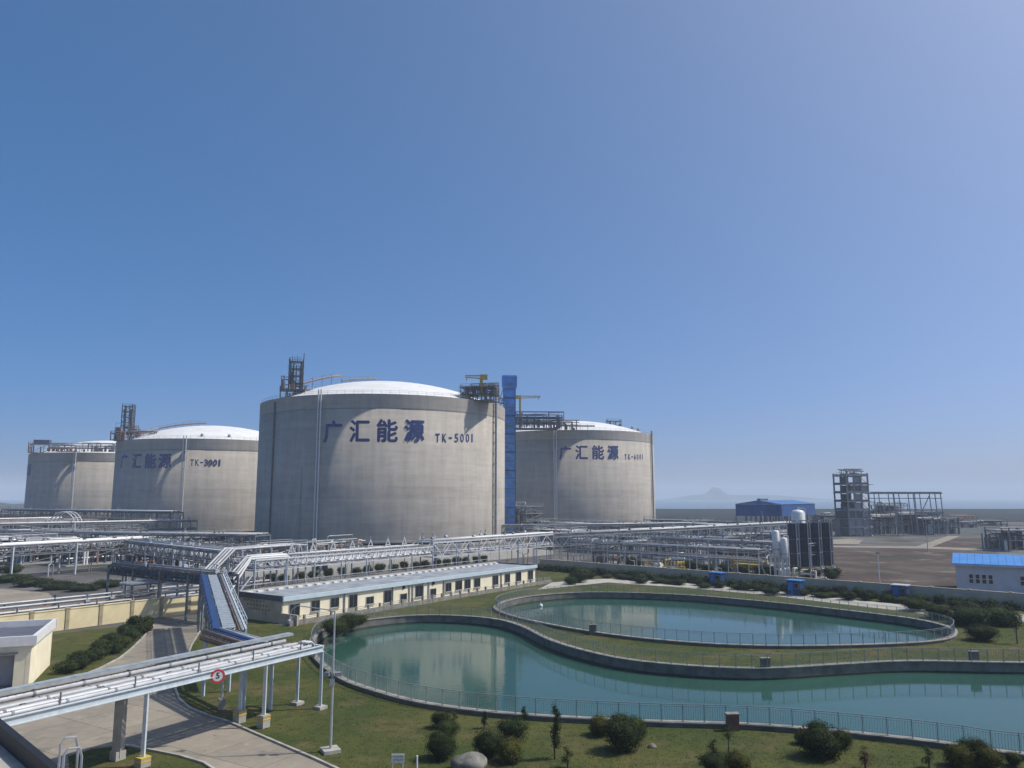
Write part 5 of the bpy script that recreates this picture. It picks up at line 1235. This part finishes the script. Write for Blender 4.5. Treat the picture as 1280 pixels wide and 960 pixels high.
def boulder(label, p, sx, sy, sz, seed):
    bm = bmesh.new(); bmesh.ops.create_icosphere(bm, subdivisions=3, radius=1); r = random.Random(seed)
    ph_ = [r.uniform(0, 6) for _ in range(6)]
    for v in bm.verts:
        k = 1 + .12 * math.sin(3 * v.co.x + ph_[0]) + .1 * math.sin(4 * v.co.y + ph_[1]) + .08 * math.sin(5 * v.co.z + ph_[2]); v.co = Vector((v.co.x * sx * k, v.co.y * sy * k, max(v.co.z, -.3) * sz * k))
    me = bpy.data.meshes.new('boulder'); bm.to_mesh(me); bm.free(); me.materials.append(M['rock']); me.shade_smooth()
    o = bpy.data.objects.new('boulder', me); COL.objects.link(o); o.location = p; tag(o, label, 'rock')
b1 = G(585, 962); boulder('large grey boulder between the clipped shrubs at the bottom', (b1.x, b1.y, .2), .95, .7, .75, 2)
b2 = G(815, 934); boulder('small pale stone lying on the lawn right of a big shrub', (b2.x, b2.y, .05), .3, .22, .15, 3)
for i, (x, y, lab) in enumerate(((916, 913, 'reddish-brown pillar box on the near railing of the front pond'), (741, 793, 'brown pillar at the start of the strip between the ponds'), (957, 838, 'dark pillar on the far rim of the front pond'), (1218, 829, 'brown pillar at the right end of the far rim'))):
    p = G(x, y); t = thing('pillar_box', lab, 'pillar', p, 0, 'pillars on the pond rims'); MB().box(p + up * .5, (.75, .45, 1.0), .05).build('body', M['brick'] if i == 0 else M['darkconc'], t); MB().box(p + up * 1.04, (.85, .55, .08), .05).build('cap', M['coping'], t)
fl = G(676, 758, WATER_Z); t = thing('float', 'small white float on the oval pond', 'float', fl); MB().lathe([(.01, -.1), (.28, 0), (.3, .15), (.18, .34), (.01, .4)], 12, fl).build('body', M['white'], t); MB().tube([fl + up * .38, fl + up * .7], .03, 6).build('stem', M['white'], t)

# ------------------------------------------------------------------ vegetation
def leaf_cloud(mb, blobs, n, leaf, rnd, shell=0.35):
    tot = sum(b[3] * b[4] for b in blobs)
    for (cx, cy_, cz_, rx, rz_) in blobs:
        for _ in range(int(n * rx * rz_ / tot)):
            u = rnd.uniform(-1, 1); a = rnd.uniform(0, 2 * math.pi); s = math.sqrt(1 - u * u); k = 1.04 - shell * rnd.random() ** 1.5 + (rnd.random() < .08) * rnd.uniform(.04, .16)
            k *= 1 + .13 * math.sin(5 * a + cx * 7) * math.sin(4 * u + cy_ * 5) + .07 * math.sin(11 * a + cz_ * 9) * math.sin(9 * u + 2)
            p = Vector((cx + rx * k * s * math.cos(a), cy_ + rx * k * s * math.sin(a), cz_ + rz_ * k * u))
            if p.z < .03: continue
            nrm = (Vector((s * math.cos(a), s * math.sin(a), u)) + Vector((rnd.uniform(-1, 1), rnd.uniform(-1, 1), rnd.uniform(-.6, 1))) * .7).normalized()
            t1 = nrm.cross(Vector((rnd.uniform(-1, 1), rnd.uniform(-1, 1), rnd.uniform(-1, 1)))).normalized(); t2 = nrm.cross(t1); l = leaf * rnd.uniform(.6, 1.4)
            mb.add([p - t1 * l * .5, p + t2 * l * .28, p + t1 * l * .5, p - t2 * l * .28], [(0, 1, 2, 3)])
def core(mb, blobs, rnd, f=.68):
    for (cx, cy_, cz_, rx, rz_) in blobs:
        prof = []
        for i in range(7):
            a = -math.pi / 2 + math.pi * i / 6; prof.append((max(.01, rx * f * math.cos(a)), max(cz_ + rz_ * f * math.sin(a), .02)))
        mb.lathe(prof, 9, (cx, cy_, 0))
def shrub_proto(seed, n, leaf, lm, kind='round'):
    r = random.Random(seed)
    if kind == 'round': blobs = [(0, 0, .72, 1.0, .95)] + [(.42 * math.cos(k * 1.05 + r.random()), .42 * math.sin(k * 1.05 + r.random()), r.uniform(.4, 1.1), r.uniform(.5, .68), r.uniform(.42, .58)) for k in range(6)]
    elif kind == 'low': blobs = [(r.uniform(-.5, .5), r.uniform(-.4, .4), r.uniform(.35, .6), r.uniform(.5, .7), r.uniform(.35, .5)) for _ in range(6)]
    elif kind == 'thin': blobs = [(r.uniform(-.16, .16), r.uniform(-.16, .16), .7 + i * .26, .34 - .024 * i, .30) for i in range(7)]
    else: blobs = [(r.uniform(-.35, .35), r.uniform(-.35, .35), 1.15 + i * .13, .42, .32) for i in range(5)]
    c = MB(); leaf_cloud(c, blobs, n, leaf, r, .36 if kind in ('round', 'low') else .9)
    if kind in ('round', 'low'): core(c, blobs, r)
    s = MB()
    if kind in ('round', 'low'):
        for k in range(4):
            a = k * 1.6 + r.random(); s.tube([(0, 0, 0), (.2 * math.cos(a), .2 * math.sin(a), .3), (.45 * math.cos(a), .45 * math.sin(a), .75)], [.06, .04, .02], 5)
    else:
        s.tube([(0, 0, 0), (.02, 0, .6), (-.02, .03, 1.3), (0, 0, 1.9)], [.06, .05, .035, .015], 6)
        for k in range(6):
            a = k * 2.2; z = .7 + .16 * k; s.tube([(0, 0, z), (.3 * math.cos(a), .3 * math.sin(a), z + .35)], [.025, .008], 4)
    return c.mesh(lm, name='foliage'), s.mesh(M['bark'], name='stem')
PROT = {}
for nm, args in dict(dark=(1, 8000, .075, M['leafdark'], 'round'), dark2=(2, 8000, .075, M['leafdark'], 'round'), mid=(3, 8000, .075, M['leafmid'], 'round'), yellow=(4, 8000, .08, M['leafyellow'], 'round'),
                     low=(5, 3000, .12, M['leafdark'], 'low'), lowmid=(6, 3000, .12, M['leafmid'], 'low'), thin=(7, 1500, .09, M['leafdark'], 'thin'), thinmid=(8, 900, .09, M['leafmid'], 'thin'),
                     sap=(9, 420, .10, M['leafmid'], 'sap'), redthin=(10, 900, .09, M['leafred'], 'thin'), hedge=(11, 1500, .16, M['leafdark'], 'round'), hedge2=(12, 1500, .16, M['leafmid'], 'round')).items():
    PROT[nm] = shrub_proto(*args)
def plant(kind, p, r, h, label, name='shrub', cat='shrub', group=None):
    fm, sm = PROT[kind]; t = thing(name, label, cat, (p[0], p[1], 0), random.uniform(.01, 6.2), group)
    base = 1.78 if kind not in ('low', 'lowmid') else 1.0
    if 'thin' in kind: base = 2.5
    if kind == 'sap': base = 2.1
    w = 1.0 if kind not in ('thin', 'thinmid', 'redthin') else .42
    if kind == 'sap': w = .7
    t.scale = (r / w * 1.08, r / w * 1.08, h / base)
    for nm, me in (('foliage' if 'sap' not in kind else 'crown', fm), ('stem' if kind != 'sap' else 'trunk', sm)):
        o = bpy.data.objects.new(nm, me); COL.objects.link(o); o.parent = t
    return t
FG = [ # px, base py, radius px, height px, kind, label
    (550, 912, 11, 20, 'dark', 'small dark round shrub at the back of the left clump'), (560, 921, 13, 18, 'mid', 'olive round shrub behind the big left shrub'),
    (549, 953, 17, 38, 'dark2', 'big dark clipped shrub at the front of the left clump'), (567, 910, 6, 18, 'thinmid', 'thin bushy plant right of the left clump'),
    (605, 912, 5, 20, 'thin', 'slender dark sapling between the two left clumps'), (641, 929, 18, 27, 'dark', 'dark dome shrub at the back of the middle clump'),
    (611, 950, 18, 36, 'dark2', 'dark shrub behind the boulder'), (637, 957, 15, 30, 'yellow', 'yellow-green shrub right of the boulder'),
    (656, 901, 5, 15, 'thin', 'tiny dark conifer against the pond rim'), (694, 951, 8, 60, 'thin', 'tall narrow dark tree on the lawn'),
    (710, 962, 8, 24, 'thinmid', 'small olive bush right of the tall narrow tree'), (752, 922, 13, 25, 'yellow', 'yellowish shrub on the left of the large round clump'),
    (774, 914, 11, 20, 'mid', 'shrub at the back of the large round clump'), (796, 926, 13, 27, 'mid', 'shrub on the right of the large round clump'), (780, 944, 21, 42, 'dark', 'large dark ball shrub at the front of the round clump'),
    (913, 943, 9, 32, 'sap', 'thin-stemmed young tree in front of the brown pillar box'), (893, 950, 8, 22, 'thinmid', 'straggly bush left of the young tree'),
    (898, 972, 18, 24, 'dark', 'dark shrub cut by the bottom edge, left of a yellowish one'), (926, 972, 15, 28, 'yellow', 'yellowish shrub cut by the bottom edge'),
    (1006, 932, 9, 18, 'yellow', 'yellow-topped shrub left of the biggest right-hand shrub'), (1026, 926, 11, 22, 'dark', 'dark shrub behind the biggest right-hand shrub'), (1058, 938, 10, 24, 'mid', 'olive shrub right of the biggest right-hand shrub'),
    (1034, 953, 25, 42, 'dark2', 'biggest dark round shrub on the right lawn'), (1085, 964, 9, 24, 'redthin', 'reddish thin bush on the right lawn'), (1165, 962, 8, 24, 'thinmid', 'small upright olive bush left of the last clump'),
    (1205, 962, 15, 28, 'yellow', 'yellow-topped left shrub of the last clump'), (1225, 955, 16, 28, 'dark', 'dark rear shrub of the last clump'), (1245, 964, 14, 26, 'yellow', 'yellow-topped right shrub of the last clump'),
    (1272, 960, 9, 18, 'mid', 'rightmost small shrub at the bottom corner'),
    (1222, 784, 24, 24, 'dark', 'wide dark shrub right of the oval pond'), (1258, 784, 24, 26, 'dark2', 'wide dark shrub at the right edge behind the lawn'), (1236, 803, 17, 20, 'dark', 'dark spreading shrub in front of the two wide ones'), (1276, 806, 9, 36, 'sap', 'pale thin young tree at the right edge'),
    (1180, 775, 16, 18, 'dark', 'dark shrub at the right end of the oval pond'), (1150, 765, 14, 16, 'mid', 'olive shrub behind the right end of the oval pond'),
    (416, 796, 16, 22, 'mid', 'bushy shrub at the near end of the pump house'), (433, 788, 14, 20, 'dark', 'dark shrub in front of the first pump house windows'), (447, 783, 10, 14, 'mid', 'smaller shrub beyond the one by the pump house windows'),
    (724, 729, 11, 15, 'dark', 'dark bush at the corner between pump house and hedge row'), (714, 731, 8, 11, 'dark2', 'low dark bush left of the corner bush'),
]
for (x, y, r, h, kind, lab) in FG:
    p = G(x, y); k = p.y / 977.0 * 1.02
    p2 = p + Vector((0, r * k * .7, 0))
    tree = kind in ('thin', 'sap') and h > 28
    plant(kind, p2, r * k, h * k * 1.03, lab, 'young_tree' if tree else 'shrub', 'tree' if tree else 'shrub')
rv = random.Random(21)
nH = 40
for i in range(nH):
    p = WR0 + WRD * (1.5 + i * 2.25 + rv.uniform(-.25, .25)) - WRN * (1.5 + rv.uniform(-.2, .2))
    plant('hedge' if i % 4 else 'hedge2', p, rv.uniform(.8, 1.1), rv.uniform(1.3, 1.75), nth(i) + ' round shrub from the left in the row along the grey wall', group='round shrubs along the grey wall')
k = 0
for i in range(30):
    p = WR0 + WRD * (14 + i * 2.3 + rv.uniform(-.7, .7)) - WRN * (4.3 + rv.uniform(-.8, 1.4) + (2.4 if i % 5 == 2 else 0))
    plant('low' if i % 3 else 'lowmid', p, rv.uniform(1.0, 1.7), rv.uniform(.7, 1.4), nth(k) + ' spreading bush from the left before the grey wall hedge', group='spreading bushes between hedge and pond'); k += 1
rowl = [(176, 792, 13), (166, 801, 13), (158, 795, 11), (152, 809, 14), (141, 806, 12), (136, 816, 15), (124, 813, 12), (121, 824, 15), (108, 829, 15), (97, 828, 12), (93, 837, 15), (80, 842, 14), (183, 785, 9), (170, 784, 9)]
for i, (x, y, r) in enumerate(rowl):
    p = G(x, y); kk = p.y / 977; plant('low' if i % 3 else 'lowmid', p, r * kk, 14 * kk, nth(i) + ' bush in the dark bed, counted from the cream wall to the bridge' if i < 12 else ('small bush at the top of the shrub bed, nearest the road' if i == 12 else 'small bush at the top of the shrub bed, nearest the cream wall'), group='dark shrub bed by the left road')
for i in range(20):
    q = PWa + pwd * (9 + i * 3.2 + rv.uniform(-.4, .4)) - Vector((-pwd.y, pwd.x, 0)) * 1.6
    plant('hedge', q, rv.uniform(.85, 1.15), rv.uniform(1.5, 2.0), nth(i) + ' ball shrub from the left before the pale inner wall', group='ball shrubs before the pale inner wall')
for i, (x, y, r, h) in enumerate(((14, 728, 20, 10), (40, 733, 22, 10), (70, 736, 24, 9), (100, 738, 20, 8), (8, 716, 16, 10), (130, 734, 18, 9))):
    p = G(x, y); kk = p.y / 977; plant('low', p, r * kk, h * kk, nth(i) + ' low bush from the left under the far-left rack', group='low bushes under the far-left rack')
for i in range(14):
    p = WR0 + WRN * (20 + rv.uniform(-2, 2)) + WRD * (8 + i * 3.4); plant('hedge', p, 1.5, rv.uniform(1.8, 2.6), nth(i) + ' dark bush from the left in the strip inside the metering yard', group='dark bushes inside the metering yard')

# grass tufts on the near lawns
def inside(p, loop):
    x, y = p; c = False; j = len(loop) - 1
    for i in range(len(loop)):
        xi, yi = loop[i]; xj, yj = loop[j]
        if (yi > y) != (yj > y) and x < (xj - xi) * (y - yi) / (yj - yi) + xi: c = not c
        j = i
    return c
rg = random.Random(77); gm = MB(); oA = offset_loop(LA, .6); oB = offset_loop(LB, .6); cnt = 0
while cnt < 14000:
    x, y = rg.uniform(-42, 62), 44 + 58 * rg.random() ** 1.5
    if abs(x) > y * .72 + 3: continue
    if inside((x, y), oA) or inside((x, y), oB): continue
    if not (inside((x, y), lawn_outer) or inside((x, y), lawn_left) or inside((x, y), verge)): continue
    cnt += 1
    for b in range(3):
        a = rg.uniform(0, 6.28); h = rg.uniform(.03, .08); w = .02; dx, dy = math.cos(a), math.sin(a); ox, oy = rg.uniform(-.12, .12), rg.uniform(-.12, .12)
        gm.add([(x + ox - dx * w, y + oy - dy * w, 0), (x + ox + dx * w, y + oy + dy * w, 0), (x + ox - dy * h * .5, y + oy + dx * h * .5, h)], [(0, 1, 2)])
gr = gm.build('grass', M['grassb']); tag(gr, 'short patchy grass on the lawns round the ponds', 'grass', kind='stuff')

# ------------------------------------------------------------------ far land, island, haze
def ridge(name, pts, y, depth, m, label):
    mb = MB(); n = len(pts)
    for i, (x, z) in enumerate(pts):
        mb.v += [(x, y, -3.2), (x, y + depth * .35, z * .9), (x, y + depth * .5, z), (x, y + depth, -3.2)]
    for i in range(n - 1):
        for k in range(3): mb.f.append((4 * i + k, 4 * i + 4 + k, 4 * i + 5 + k, 4 * i + 1 + k))
    o = mb.build(name, m, None, True); struct(o, label); return o
ri = random.Random(3); Yi = 4400.0; pts = []
for i in range(60):
    px = 840 + i * 3.9; hh = 6 + 26 * math.exp(-((px - 905) / 60) ** 2) + 18 * math.exp(-((px - 990) / 45) ** 2) + 46 * math.exp(-((px - 912) / 7.5) ** 2)
    fade = min(1, i / 10, (59 - i) / 10); pts.append((PX(px, Yi), -3 + (hh + ri.uniform(-1, 1)) * fade))
ridge('island', pts, Yi, 700, HILL, 'faint hilly island on the sea horizon right of the tanks')
pts = []
for i in range(50):
    px = -120 + i * 4.0; hh = 6 + 2 * math.sin(i * .5) + 1.5 * math.sin(i * 1.3) + ri.uniform(-1, 1); fade = min(1, (49 - i) / 14)
    pts.append((PX(px, 1100), -3 + hh * fade))
ridge('far_shore', pts, 1100, 200, HILL, 'low dark far shore at the left edge')

hz = MB().box((0, 2950, 48), (18400, 7000, 106)).build('haze', None)
hz.data.materials.clear()
hm = bpy.data.materials.new('haze_air'); hm.use_nodes = True; hn = hm.node_tree.nodes; hl = hm.node_tree.links
hn.remove(hn['Principled BSDF']); vp = hn.new('ShaderNodeVolumePrincipled'); vp.inputs['Color'].default_value = (0.74, 0.85, 1.0, 1); vp.inputs['Density'].default_value = 0.00031; vp.inputs['Anisotropy'].default_value = 0.0
hl.new(vp.outputs[0], hn['Material Output'].inputs['Volume'])
hz.data.materials.append(hm); hz['kind'] = 'stuff'; hz['label'] = 'pale bluish sea haze over the whole plant'
